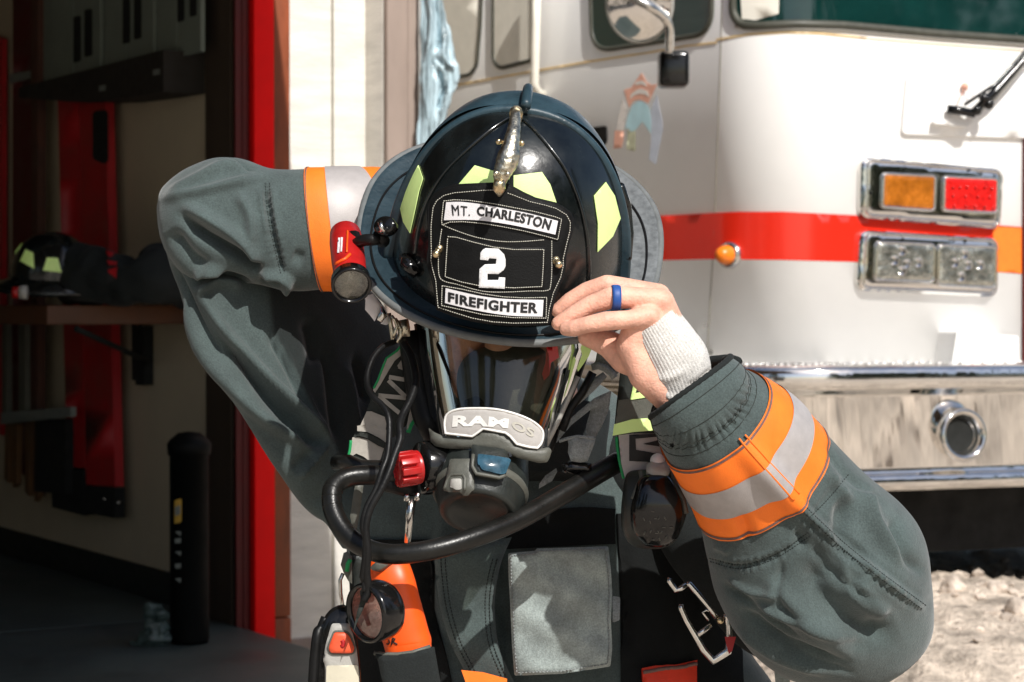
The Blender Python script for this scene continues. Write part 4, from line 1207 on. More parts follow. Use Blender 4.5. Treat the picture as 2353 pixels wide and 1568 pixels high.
# trunk
cap((1200, 1080, 2.25), (1205, 1400, 2.26), .085, .08); cap((1080, 1090, 2.25), (1330, 1080, 2.25), .06, .06)
cap((1205, 1400, 2.26), (1210, 1900, 2.28), .085, .1)
cap((1080, 1090, 2.25), (930, 1090, 2.27), .05, .024); cap((1330, 1080, 2.25), (1470, 1100, 2.24), .05, .038)
# right arm (image left): shoulder - elbow - wrist behind the helmet
cap((920, 1080, 2.31), (480, 580, 2.27), .024, .02); cap((480, 580, 2.27), (540, 515, 2.2), .02, .026); cap((520, 515, 2.19), (880, 515, 2.22), .03, .027)
cap((880, 515, 2.22), (950, 500, 2.225), .026, .024)
for k in range(4): chain([((950, 470 + k * 22, 2.225), .011), ((1010, 455 + k * 24, 2.215), .009), ((1050, 450 + k * 24, 2.205), .008)])
chain([((930, 520, 2.215), .012), ((970, 580, 2.2), .010), ((1000, 610, 2.19), .009)])
# left arm (image right)
cap((1470, 1100, 2.24), (1960, 1400, 2.08), .034, .032); cap((1960, 1400, 2.08), (1640, 960, 1.94), .034, .024)
cap((1640, 960, 1.94), (1580, 860, 1.915), .024, .020)
# palm (metacarpals) and hypothenar edge
hk = [(H(1120, 520), 1.888), (H(1235, 380), 1.897), (H(1200, 330), 1.915), (H(1120, 330), 1.93)]   # knuckles little .. index
cap((*hk[0][0], hk[0][1]), (1560, 855, 1.905), .0105, .017)
cap((*hk[1][0], hk[1][1]), (1575, 845, 1.910), .0115, .017)
cap((*hk[2][0], hk[2][1]), (1580, 850, 1.918), .0115, .017)
cap((*hk[3][0], hk[3][1]), (1560, 860, 1.925), .0115, .017)
cap((*H(985, 650), 1.893), (*H(960, 800), 1.897), .0125, .015); cap((*H(960, 800), 1.897), (*H(1080, 1080), 1.897), .015, .015)
cap((*H(1080, 1080), 1.897), (1560, 930, 1.91), .015, .016)
cap((*H(1000, 700), 1.905), (*H(1180, 480), 1.905), .013, .013)
# fingers
chain([((*hk[0][0], 1.886), .0102), ((*H(920, 552), 1.877), .0083), ((*H(700, 566), 1.872), .0086), ((*H(520, 600), 1.873), .0074), ((*H(400, 634), 1.877), .0076), ((*H(325, 640), 1.881), .0066)])
chain([((*hk[1][0], 1.896), .0118), ((*H(1010, 345), 1.890), .0098), ((*H(770, 338), 1.888), .0101), ((*H(560, 408), 1.890), .0084), ((*H(400, 500), 1.892), .0080), ((*H(250, 588), 1.894), .0066)])
chain([((*hk[2][0], 1.912), .0118), ((*H(1000, 272), 1.909), .0096), ((*H(715, 222), 1.906), .0094), ((*H(520, 278), 1.909), .0082), ((*H(360, 370), 1.910), .0076), ((*H(245, 465), 1.911), .0066)])
chain([((*hk[3][0], 1.93), .0115), ((*H(1000, 290), 1.926), .0100), ((*H(760, 250), 1.922), .0092), ((*H(600, 300), 1.922), .0084), ((*H(460, 380), 1.922), .0072)])
# thumb under the brim
chain([((1560, 860, 1.915), .018), ((*H(900, 900), 1.915), .0165), ((*H(740, 790), 1.922), .0125), ((*H(620, 745), 1.928), .0105), ((*H(520, 720), 1.932), .0085)])
# legs, kneeling
def wcap(a, b, ra, rb): mb.capsule(a, b, ra, rb, 24)
for sx in (-1, 1):
    wcap((.02 + sx * .09, 2.3, .27), (.02 + sx * .14, 1.98, .0), .085, .055)
    wcap((.02 + sx * .14, 1.98, -.02), (.02 + sx * .12, 2.38, -.12), .052, .04)
    wcap((.02 + sx * .12, 2.38, -.12), (.02 + sx * .12, 2.5, -.14), .038, .03)
body = mb.build('body', M['skin'], per)
rm = body.modifiers.new('fuse', 'REMESH'); rm.mode = 'VOXEL'; rm.voxel_size = .0015; rm.use_smooth_shade = True
sm = body.modifiers.new('soften', 'SMOOTH'); sm.factor = .5; sm.iterations = 3
# ring
a = P(*H(800, 232), 1.886); b = P(*H(788, 452), 1.886)
c_ = (a + b) / 2; axr = (P(*H(1010, 350), 1.888) - P(*H(770, 345), 1.886)).normalized()
mb = MB(); mb.lathe(P(*H(795, 345), 1.8865), axr, [(-.0038, .0104), (-.0038, .0112), (-.002, .0118), (.002, .0118), (.0038, .0112), (.0038, .0104)], 36); mb.build('ring', M['ring'], per)
# knit wristlet
lw = Limb([(1442, 778, 1549, 702, 1.903, .95), (1452, 800, 1567, 725, 1.904, .95), (1470, 845, 1595, 760, 1.906, .93), (1490, 895, 1622, 800, 1.91, .9), (1514, 940, 1636, 860, 1.915, .88), (1545, 985, 1650, 918, 1.925, .85), (1580, 1020, 1670, 965, 1.94, .8)], 16, 180)
n_ = lw.normals(); D = np.zeros(lw.V.shape[:2])
for k in range(lw.seg): D[:, k] = .00045 * math.sin(k * 2 * math.pi / lw.seg * 60)
lw.V = lw.V + n_ * D[..., None]
lw.fold(1.0, [([(1590, 905), (1620, 885), (1645, 860)], 7, .003), ([(1580, 890), (1610, 872), (1640, 845)], 6, -.003), ([(1500, 900), (1560, 915), (1600, 900)], 8, .0025), ([(1480, 860), (1530, 870), (1580, 850)], 10, .0015)])
v, f = lw.mesh(); raw('wristlet', v, f, M['knit'], per)

# ------------------------------------------------ turnout coat
C3 = lambda *a: Z('C', *a)
# trunk of the coat
tor = Limb([(1060, 850, 1320, 840, 2.24, .7), (1030, 900, 1350, 890, 2.24, .65), (940, 960, 1460, 945, 2.25, .5), (850, 1050, 1550, 1035, 2.25, .50), (805, 1200, 1610, 1185, 2.25, .5), (805, 1350, 1650, 1345, 2.25, .5), (800, 1500, 1720, 1495, 2.25, .5), (790, 1640, 1790, 1630, 2.25, .5), (780, 1900, 1800, 1890, 2.27, .5)], 16, 200, 2.3)
tor.fold(1.0, [([(1030, 1150), (1010, 1300), (1040, 1420), (1110, 1560)], 14, .009), ([(1140, 1240), (1150, 1380), (1150, 1520)], 6, -.006), ([(990, 1260), (985, 1380), (1010, 1480)], 12, -.012),
          ([(1060, 1300), (1120, 1330)], 12, .005), ([(1040, 1400), (1140, 1440)], 14, .005), ([(1200, 1150), (1330, 1180), (1420, 1160)], 16, .005),
          ([(1430, 1250), (1440, 1500)], 12, -.01), ([(1500, 1300), (1560, 1560)], 18, .004), ([(900, 1250), (900, 1550)], 20, -.01)])
tor.rough(9, .005, 2); tor.rough(24, .0012, 5)
v, f = tor.mesh(); coat = raw('turnout_coat', v, f, M['coat'], per)
cfn = surf(bvh_of((v, f)))
# left arm sleeve (image right)
sl = Limb([(1498, 958, 1680, 818, 1.905, .98), (1504, 985, 1704, 836, 1.905, 1.0), (1517, 1012, 1712, 850, 1.91, .98), (1535, 1058, 1748, 868, 1.92, .98), (1576, 1135, 1822, 918, 1.94, .95), (1620, 1222, 1888, 986, 1.965, .92), (1636, 1300, 1988, 1082, 1.985, .9), (1648, 1372, 2072, 1162, 2.0, .88), (1690, 1455, 2110, 1222, 2.01, .85), (1765, 1530, 2128, 1300, 2.02, .82), (1850, 1567, 2134, 1375, 2.03, .8), (1930, 1562, 2124, 1420, 2.04, .8), (1990, 1535, 2085, 1462, 2.045, .8), (2030, 1505, 2045, 1490, 2.05, .8)], 14, 220, 2.1)
seam = [(1690, 1000), (1755, 1080), (1822, 1152), (1870, 1200), (1930, 1255), (2010, 1320), (2122, 1402)]
sl.fold(1.15, [(seam[2:], 15, .0010, 60), ([(1630, 1286), (1700, 1302), (1780, 1280), (1862, 1228)], 13, .0010, 45), ([(1500, 1000), (1600, 1010), (1690, 960), (1725, 860)], 22, .0011, 50), (seam, 26, .010), ([(x - 7, y + 7) for x, y in seam[2:]], 5, -.004), ([(x + 16, y - 14) for x, y in seam[2:]], 6, -.0035), (seam[2:], 5, .002),
         ([(1630, 1286), (1700, 1302), (1780, 1280), (1862, 1228)], 6, -.003), ([(1632, 1278), (1700, 1292), (1780, 1268), (1862, 1214)], 5, .0015), ([(1860, 1190), (1900, 1150), (1950, 1090)], 7, -.004),
         ([(1950, 1140), (1930, 1240), (1990, 1290)], 18, -.010), ([(1990, 1110), (2010, 1200), (2080, 1300)], 16, .009), ([(2050, 1190), (2070, 1260), (2120, 1320)], 12, -.008),
         ([(1900, 1080), (1960, 1160)], 14, .006), ([(1890, 1290), (1880, 1360), (1980, 1450), (2060, 1430)], 34, -.012), ([(1760, 1330), (1830, 1400), (1960, 1500)], 22, .007),
         ([(1700, 1400), (1800, 1470), (1950, 1525)], 12, -.008), ([(1720, 1390), (1850, 1430), (2010, 1480)], 10, .007), ([(1690, 1440), (1780, 1500), (1900, 1545)], 10, .006), ([(1660, 1340), (1740, 1400), (1860, 1480)], 10, -.006),
         ([(1700, 1180), (1720, 1240)], 16, -.005), ([(1830, 1220), (1850, 1260)], 10, -.006), ([(1960, 1330), (2040, 1420)], 16, .007), ([(1640, 1250), (1680, 1270)], 10, .004), ([(1800, 1290), (1790, 1370), (1850, 1440)], 9, -.005), ([(1930, 1270), (1960, 1370), (2050, 1440)], 9, .004), ([(1900, 1020), (1940, 1080), (2030, 1160)], 8, -.004), ([(1860, 1250), (1930, 1330), (2030, 1390)], 8, -.004), ([(1670, 1330), (1720, 1360), (1800, 1370)], 8, .004), ([(1740, 1440), (1850, 1510), (1960, 1545)], 7, -.004)])
sl.rough(11, .003, 4); sl.rough(40, .0006, 6)
v, f = sl.mesh(r0=28, cap=False); 
n14 = 14
slo = raw('sleeve', *sl.mesh(r0=0, cap=False), M['coat'], coat, label='left sleeve with gathered cuff')
sfn2 = surf(bvh_of(sl.mesh(cap=False)))
# inner lining of the cuff
v, f = sl.mesh(0, 30, -.004, cap=False)
raw('cuff_lining', v, [q[::-1] for q in f], M['coat_dark'], coat)
mb = MB(); rim = [Vector(p) for p in sl.V[0]]
mb.tube([p + Vector((0, 0, .0005 * math.sin(i * 1.3))) for i, p in enumerate(rim)][::2], .0028, 8, closed=True); mb.build('cuff_binding', M['coat_dark'], coat)
# rows of elastic gathers at the cuff
mb = MB()
for r_ in (10, 16, 22, 28, 34):
    mb.tube([Vector(p) for p in (sl.V + sl.normals() * .0001)[r_]][::2], .0004, 5, closed=True)
mb.build('cuff_stitching', M['strap_dark'], coat)
def band(L_, r0, r1, parts, par, lab):
    root_ = None
    for (a0, a1, m_, off_, nm) in parts:
        ra = r0 + (r1 - r0) * a0; rb = r0 + (r1 - r0) * a1
        # interpolate rows for clean edges
        V = L_.V + L_.normals() * off_
        def row(t):
            i = int(math.floor(t)); i = min(L_.N - 2, i); q = t - i; return V[i] * (1 - q) + V[i + 1] * q
        ts = [ra] + [k for k in range(int(math.ceil(ra + .01)), int(math.floor(rb - .01)) + 1)] + [rb]
        rows_ = [row(t) for t in ts]
        v = [Vector(p) for r_ in rows_ for p in r_]; g = L_.seg
        f = [(i * g + k, i * g + (k + 1) % g, (i + 1) * g + (k + 1) % g, (i + 1) * g + k) for i in range(len(rows_) - 1) for k in range(g)]
        o = raw(nm, v, f, M[m_], par if root_ is None else par)
        if root_ is None: root_ = o; o['label'] = lab
    return root_
bp_ = [(0, 1, 'orange', .0018, 'reflective_band'), (.36, .68, 'silver', .0026, 'silver_stripe'), (.02, .055, 'trim_brown', .0024, 'band_stitching'), (.945, .98, 'trim_brown', .0024, 'band_stitching')]
band(sl, 42, 70, bp_, coat, 'orange and silver band at the left cuff')
for pl in ([(1697, 1008), (1755, 1076), (1822, 1148)], [(1710, 1000), (1768, 1068), (1832, 1136)]):
    mb = MB(); line_on(mb, pl, sfn2, .0009, .0022, 6); mb.build('band_seam', M['orange'], coat)
mb = MB()
for pl in (seam[2:], [(x + 9, y - 8) for x, y in seam[2:]], [(1630, 1283), (1700, 1298), (1780, 1275), (1862, 1221)], [(1632, 1291), (1700, 1307), (1780, 1284), (1862, 1232)], [(1860, 1190), (1900, 1150), (1950, 1090)]):
    stitch(mb, [p[:2] for p in cr(pl, 5)], sfn2, 4, 2.5, .0005, .0)
mb.build('sleeve_stitching', M['seam_thread'], coat)
# upper part of that arm, behind
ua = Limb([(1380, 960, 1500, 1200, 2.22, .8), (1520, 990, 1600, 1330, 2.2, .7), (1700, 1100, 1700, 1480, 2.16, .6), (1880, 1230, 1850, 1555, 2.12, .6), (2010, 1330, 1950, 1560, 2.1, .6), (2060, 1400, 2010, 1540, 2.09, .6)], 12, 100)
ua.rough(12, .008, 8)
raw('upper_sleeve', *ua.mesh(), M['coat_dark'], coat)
# right arm: upper sleeve (shoulder to elbow)
ul = Limb([(406, 500, 520, 380, 2.23, 0.484, 0.03), (400, 540, 620, 470, 2.25, 0.484, 0.07), (412, 610, 720, 600, 2.26, 0.413, 0.09), (430, 690, 850, 690, 2.26, 0.351, 0.09), (456, 765, 895, 760, 2.26, 0.335, 0.085), (496, 842, 925, 840, 2.26, 0.312, 0.08), (563, 955, 940, 925, 2.255, 0.312, 0.075), (632, 1068, 950, 1015, 2.25, 0.335, 0.065), (690, 1150, 950, 1100, 2.255, 0.351, 0.05), (745, 1195, 980, 1170, 2.25, 0.367, 0.04), (790, 1260, 1000, 1240, 2.26, 0.39, 0.03)], 14, 220, 2.1)
cc = lambda *a: C3(*a)
ul.fold(1.15, [(cc(215, 590, 330, 760, 450, 900, 560, 1010, 680, 1120, 760, 1200), 12, .013), (cc(330, 800, 430, 930, 540, 1060, 660, 1180, 740, 1210), 14, -.018), (cc(130, 600, 260, 830, 360, 970, 480, 1100, 600, 1180, 700, 1220), 16, .012),
         (cc(100, 480, 200, 680, 330, 900), 12, -.010), (cc(520, 770, 600, 900, 680, 1060, 760, 1190), 5, .005), (cc(500, 770, 590, 920, 670, 1080), 10, -.008), (cc(625, 1350, 690, 1280, 755, 1205), 6, .008), (cc(600, 1320, 680, 1240), 10, -.006),
         (cc(810, 900, 840, 1050, 870, 1180), 9, .008), (cc(730, 800, 760, 1000, 790, 1200), 12, -.010), (cc(850, 850, 900, 1050), 10, -.008), (cc(660, 700, 700, 900), 18, -.010),
         (cc(215, 600, 300, 560, 400, 580), 10, .012)])
ul.rough(10, .003, 14); ul.rough(40, .0006, 6)
v, f = ul.mesh()
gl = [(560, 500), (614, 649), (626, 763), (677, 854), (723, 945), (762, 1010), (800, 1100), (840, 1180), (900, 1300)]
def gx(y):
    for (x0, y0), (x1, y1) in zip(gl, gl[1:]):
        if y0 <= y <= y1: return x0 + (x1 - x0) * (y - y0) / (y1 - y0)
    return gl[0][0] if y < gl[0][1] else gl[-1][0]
so_up = raw('sleeve', v, f, M['coat_underarm_shade'], coat, True, label='upper right sleeve, deeply creased, shade painted on the underarm')
at = so_up.data.attributes.new('underarm_shade', 'FLOAT', 'POINT')  # mask for the shade painted along the inner underarm
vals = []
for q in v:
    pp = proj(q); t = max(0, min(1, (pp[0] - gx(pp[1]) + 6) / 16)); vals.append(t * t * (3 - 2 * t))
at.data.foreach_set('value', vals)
# right forearm sleeve, running behind the helmet
fa = Limb([(364, 470, 372, 545, 2.18, 0.8), (378, 430, 392, 590, 2.18, 0.85), (430, 388, 440, 642, 2.18, 0.8), (500, 362, 520, 655, 2.18, 0.78), (560, 368, 580, 655, 2.18, 0.78), (615, 388, 640, 668, 2.18, 0.78), (660, 393, 690, 672, 2.18, 0.8), (703, 392, 738, 668, 2.18, 0.8), (760, 390, 790, 668, 2.18, 0.8), (820, 389, 845, 665, 2.192, 0.8), (868, 389, 888, 655, 2.204, 0.8), (930, 400, 940, 640, 2.216, 0.75)], 14, 220, 2.1)
fa.fold(1.1, [(cc(490, 160, 500, 260, 520, 370, 545, 470, 560, 530), 14, .0010, 45), (cc(290, 60, 340, 62, 400, 95, 450, 115), 5, -.005), (cc(85, 215, 200, 150, 330, 90, 420, 110), 12, .006), (cc(80, 230, 200, 200, 330, 170, 480, 140), 10, .006), (cc(150, 290, 250, 370, 350, 430, 440, 490, 470, 525), 11, -.015),
         (cc(160, 250, 300, 330, 420, 420, 460, 500), 14, .011), (cc(100, 350, 180, 450, 260, 520), 18, -.010), (cc(200, 530, 260, 515, 330, 540), 12, .012), (cc(215, 590, 280, 550, 360, 560, 430, 590), 12, -.018), (cc(460, 525, 540, 530, 590, 560, 560, 600), 8, .010),
         (cc(470, 560, 560, 560), 10, -.012), (cc(490, 160, 500, 260, 520, 370, 545, 470, 560, 530), 8, -.006), (cc(520, 170, 530, 270, 550, 400), 7, .003), (cc(470, 180, 480, 260, 495, 370), 6, .003), (cc(380, 200, 430, 300, 440, 420), 12, .006), (cc(600, 450, 650, 470), 16, -.004)])
fa.rough(12, .002, 24); fa.rough(40, .0005, 7)
raw('sleeve', *fa.mesh(), M['coat'], coat, label='right forearm sleeve raised behind the helmet')
ffn = surf(bvh_of(fa.mesh()))
band(fa, 98, 143, [(0, 1, 'orange', .0018, 'reflective_band'), (.24, .60, 'silver', .0026, 'silver_stripe'), (.015, .045, 'trim_brown', .0024, 'band_stitching')], coat, 'orange and silver band at the right cuff')
mb = MB()
for pl in (cc(490, 160, 498, 260, 516, 370, 540, 470, 555, 530), cc(508, 160, 518, 260, 536, 370, 556, 460, 570, 520)): stitch(mb, [p[:2] for p in cr(pl, 5)], ffn, 4, 2.5, .0005, .0)
mb.build('sleeve_stitching', M['seam_thread'], coat)
# collar
co_ = Limb([(1000, 960, 1400, 950, 2.2, .55), (1010, 1010, 1395, 1000, 2.19, .55), (1010, 1070, 1390, 1060, 2.18, .5), (1020, 1120, 1370, 1110, 2.17, .45)], 10, 80)
co_.rough(20, .006, 2); raw('collar', *co_.mesh(), M['coat_dark'], coat)
# storm flap and chest pocket
Bz = lambda *a: Z('B', *a)
fl = [p[:2] for p in cr(Bz(550, 1010, 555, 1100, 575, 1250, 620, 1400, 680, 1520, 720, 1620), 4)] + [p[:2] for p in cr(Bz(930, 1620, 880, 1540, 825, 1400, 810, 1250, 820, 1130, 845, 1030, 885, 940), 4)]
def ffl(x, y, l): return P(x, y, 2.128 + ((x - 1160) * .00044) ** 2 * 1.2 - l + .004 * math.sin(x * .03 + y * .013) + .003 * math.sin(y * .035 - x * .02))
flp = patch(MB(), fl, ffl, 9, .006, puff=.008, pw=18).build('storm_flap', M['coat'], coat)
mb = MB()
g = ffl
for dx in (14, 24): stitch(mb, [(x + dx, y) for x, y in [p[:2] for p in cr(Bz(550, 1020, 555, 1100, 575, 1250, 620, 1400, 680, 1520), 4)]], g, 5, 3, .0006, .0142)
for dx in (-12, -22): stitch(mb, [(x + dx, y) for x, y in [p[:2] for p in cr(Bz(880, 1540, 825, 1400, 810, 1250, 820, 1130, 845, 1030), 4)]], g, 5, 3, .0006, .0142)
mb.build('flap_stitching', M['seam_thread'], flp)
pk = Bz(868, 1010, 985, 1000, 990, 990, 1160, 985, 1300, 980, 1312, 1080, 1318, 1180, 1312, 1300, 1318, 1420, 1310, 1500, 1100, 1532, 895, 1540, 884, 1400, 878, 1250, 870, 1120)
def pfn(x, y, l): return P(x, y, 2.098 + ((x - 1285) * .00043) ** 2 * 1.2 - l + .003 * math.sin(x * .045 + y * .02) * (1 if l > .004 else 0) + .002 * math.sin(y * .06 - x * .03) * (1 if l > .004 else 0))
pck = patch(MB(), rnd(pk, 5), pfn, 9, .010, puff=.005, pw=12).build('chest_pocket', M['coat_pocket'], coat)
mb = MB(); pin = [(x + (1285 - x) * .055, y + (1405 - y) * .045) for x, y in pk]
stitch(mb, pin, pfn, 5, 3, .0006, .0152, closed=True); mb.build('pocket_stitching', M['webbing'], pck)
patch(MB(), rnd(Bz(1318, 1195, 1352, 1200, 1350, 1300, 1320, 1310), 4), pfn, 9, .006).build('pocket_tab', M['webbing'], pck)
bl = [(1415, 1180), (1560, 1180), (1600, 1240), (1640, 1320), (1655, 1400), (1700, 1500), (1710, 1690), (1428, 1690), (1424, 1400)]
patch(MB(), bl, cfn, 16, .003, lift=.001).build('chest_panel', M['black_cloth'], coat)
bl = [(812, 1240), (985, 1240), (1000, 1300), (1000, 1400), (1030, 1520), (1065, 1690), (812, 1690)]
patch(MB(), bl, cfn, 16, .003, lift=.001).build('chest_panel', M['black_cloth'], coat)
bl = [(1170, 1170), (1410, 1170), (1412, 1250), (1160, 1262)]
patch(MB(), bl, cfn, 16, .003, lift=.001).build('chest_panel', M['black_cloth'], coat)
# hem trim
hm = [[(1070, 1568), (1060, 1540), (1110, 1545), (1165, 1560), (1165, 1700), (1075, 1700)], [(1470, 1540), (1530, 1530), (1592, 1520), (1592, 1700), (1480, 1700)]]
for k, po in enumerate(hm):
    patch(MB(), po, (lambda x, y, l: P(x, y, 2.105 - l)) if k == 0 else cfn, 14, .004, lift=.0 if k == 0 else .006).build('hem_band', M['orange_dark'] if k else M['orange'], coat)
mb = MB(); line_on(mb, [(1472, 1551), (1530, 1542), (1590, 1531)], cfn, .002, .011, 8); mb.build('hem_stitching', M['trim_brown'], coat)
patch(MB(), [(1778, 1535), (1812, 1532), (1822, 1640), (1790, 1640)], depthfn(lambda x, y: 2.1), 14, .004).build('side_tab', M['coat_pocket'], coat)
# trousers
mb = MB()
for sx in (-1, 1):
    mb.capsule((.02 + sx * .09, 2.3, .3), (.02 + sx * .14, 1.98, .02), .115, .08, 24)
    mb.capsule((.02 + sx * .14, 1.99, -.05), (.02 + sx * .12, 2.38, -.1), .075, .065, 24)
mb.capsule((-.08, 2.3, .33), (.12, 2.3, .33), .13, .13, 24)
tr = mb.build('trousers', M['coat_dark'], per)
rm = tr.modifiers.new('fuse', 'REMESH'); rm.mode = 'VOXEL'; rm.voxel_size = .008; rm.use_smooth_shade = True
mb = MB()
for sx in (-1, 1):
    b_ = MB(); b_.capsule((.02 + sx * .12, 2.38, -.1), (.02 + sx * .12, 2.56, -.13), .06, .045, 24).build('boot', M['rubber'], per)
# ---------------------------------------------------------------- breathing mask
Mz = lambda *a: Z('M', *a)
Qz = lambda *a: Z('Q', *a)
Lz = lambda *a: Z('L', *a)
Wz = lambda *a: Z('W', *a)
Sz = lambda *a: Z('S', *a)
Kz = lambda *a: Z('K', *a)
msk = thing('breathing_mask', 'firefighter full face breathing mask with clear visor and dark regulator worn below the helmet brim', 'mask', P(1150, 1100, 2.0))
# visor: open half cone
rowsv = [(965, 1352, 745, 2.00), (972, 1345, 800, 1.995), (982, 1322, 870, 1.99), (992, 1298, 930, 1.985), (1003, 1276, 990, 1.98), (1010, 1262, 1035, 1.975)]
v = []; f = []; NA = 48
for (x0, x1, y, d) in rowsv:
    for i in range(NA + 1):
        a = math.pi * i / NA
        x = (x0 + x1) / 2 - math.cos(a) * (x1 - x0) / 2
        v.append(P(x, y + 16 * math.sin(a), d + .03 - .075 * math.sin(a) ** .8))
for j in range(len(rowsv) - 1):
    for i in range(NA): f.append((j * (NA + 1) + i, j * (NA + 1) + i + 1, (j + 1) * (NA + 1) + i + 1, (j + 1) * (NA + 1) + i))
vz = raw('visor', v, f, M['visor'], msk)
vfn = surf(bvh_of((v, f)))
mb = MB()
for s_ in (0, NA):
    MB().tube([v[j * (NA + 1) + s_] for j in range(len(rowsv))], [.006, .0055, .005, .0045, .004, .004], 10).build('visor_frame', M['rubber'], msk)
mb = MB(); mb.tube([P(*q, d) for q, d in zip([(942, 760), (950, 820), (962, 900), (978, 960), (1000, 1010)], (2.03, 2.03, 2.025, 2.02, 2.01))], [.011, .012, .012, .012, .01], 12, flat=(1, 0, 0)); mb.build('face_seal', M['rubber'], msk)
# nose cup inside
nc = Limb([(1070, 835, 1235, 815, 2.0, .6), (1050, 850, 1275, 850, 1.99, .6), (1050, 900, 1290, 920, 1.985, .55), (1060, 960, 1270, 975, 1.98, .5), (1090, 1010, 1230, 1020, 1.975, .5)], 10, 60)
nc.rough(20, .004, 2); raw('nose_cup', *nc.mesh(), M['plastic_grey'], msk)
patch(MB(), rnd(Mz(450, 540, 560, 500, 620, 560, 560, 620, 470, 600), 8), depthfn(lambda x, y: 1.955), 10, .004).build('valve', M['rubber'], msk)
# lime strips imitate tape reflected in the visor; red head harness tab behind it
patch(MB(), Mz(1270, 205, 1285, 240, 1245, 380, 1205, 500, 1180, 550, 1172, 520, 1200, 400, 1230, 280), depthfn(lambda x, y: 1.985), 10, .002).build('lime_reflection', M['lime'], msk)
patch(MB(), Mz(1340, 95, 1410, 130, 1380, 210, 1340, 270, 1300, 325, 1292, 300, 1330, 200, 1318, 150), depthfn(lambda x, y: 1.985), 10, .002).build('lime_reflection', M['lime'], msk)
patch(MB(), Mz(1070, 130, 1150, 140, 1160, 220, 1100, 260, 1090, 350, 1050, 390, 1035, 340, 1060, 260), depthfn(lambda x, y: 1.962), 10, .002).build('red_tab', M['red_plastic'], msk)
# lower bracket bar
bar = Mz(200, 735, 240, 770, 300, 795, 400, 805, 520, 808, 560, 775, 600, 752, 680, 760, 765, 778, 800, 815, 850, 862, 950, 885, 1010, 895, 1085, 880, 1108, 905, 1092, 960, 1072, 995, 1010, 998, 860, 960, 700, 915, 520, 898, 330, 890, 250, 875, 215, 840)
def dbar(x, y): return 1.948 + ((x - 1160) * .00041) ** 2 * 3.6
patch(MB(), rnd(bar, 5), depthfn(dbar), 9, .012, puff=.004, pw=8).build('lens_bracket', M['plastic_grey'], msk)
plt = [p[:2] for p in cr(Mz(318, 780, 312, 700, 330, 640, 400, 605, 520, 595, 680, 600, 820, 630, 950, 680, 1030, 740, 1048, 790, 1035, 850, 1005, 888), 3)] + Mz(940, 880, 850, 858, 800, 800, 765, 775, 600, 745, 520, 802)
def dpl(x, y): return 1.934 + ((x - 1160) * .00041) ** 2 * 3.9
pf = depthfn(dpl)
npl = patch(MB(), rnd(plt, 4), pf, 8, .0025, puff=.001, pw=4).build('name_plate', M['name_plate'], msk)
mb = MB(); line_on(mb, [(x + (1160 - x) * .012, y) for x, y in plt], pf, .0011, .0030, 6, closed=True); mb.build('plate_edge', M['name_text'], npl)
mb = MB(); text_on(mb, 'RAM', Mz(378, 648, 792, 672, 785, 742, 372, 732), pf, .0042, 3, .05, 1.05); mb.build('name_lettering', M['name_text'], npl)
mb = MB(); text_on(mb, 'OS', Mz(815, 680, 985, 750, 972, 812, 812, 742), pf, .0042, 0, .03, 1.05); mb.build('worn_lettering', M['name_faint'], npl)
# regulator
ra_ = P(1118, 1005, 2.0); rb_ = P(1098, 1180, 1.94); dr = rb_ - ra_; LL = dr.length
mb = MB(); mb.lathe(ra_, dr, [(0, .036), (.012, .041), (LL * .35, .0415), (LL * .55, .0435), (LL * .72, .0435), (LL * .8, .041), (LL * .97, .036), (LL, .034), (LL, .027), (LL * .93, .025), (LL * .93, .0005)], 48, ref=(1, 0, 0), sx=.95); reg = mb.build('regulator', M['plastic_dark'], msk)
rfn = surf(bvh_of((mb.v, mb.f)))
def onr(nm, po, mt, th, lift=.0, puff=.002, par=None, step=8): return patch(MB(), rnd(po, 5), rfn, step, th, lift=lift, puff=puff, pw=5).build(nm, M[mt], par or reg)
onr('regulator_cover', Mz(375, 985, 525, 985, 535, 1090, 540, 1200, 480, 1215, 330, 1210, 350, 1120), 'plastic_grey', .004)
onr('centre_latch', Mz(525, 900, 765, 930, 760, 1010, 740, 1110, 690, 1135, 560, 1110, 530, 1060), 'plastic_dark', .007)
bt = onr('blue_window', Mz(568, 988, 760, 1012, 735, 1100, 700, 1108, 590, 1080, 572, 1040), 'blue_lens', .002, .0095, .001)
mb = MB(); line_on(mb, Mz(535, 985, 530, 1050, 560, 1105, 690, 1128, 735, 1110), rfn, .0018, .0095, 6); mb.build('window_frame', M['plastic_grey'], reg)
mb = MB(); line_on(mb, Mz(350, 1200, 375, 1120, 395, 1098, 470, 1100, 485, 1130, 480, 1200), rfn, .0016, .006, 6); mb.build('catch_frame', M['plastic_grey'], reg)
onr('catch_button', Mz(395, 1130, 460, 1130, 462, 1195, 388, 1195), 'light_grey', .003, .004)
mb = MB(); mb.lathe(ra_, dr, [(LL * .70, .0437), (LL * .72, .0446), (LL * .76, .0440), (LL * .78, .0418)], 48, ref=(1, 0, 0), sx=.95); mb.build('regulator_rim', M['plastic_grey'], reg)
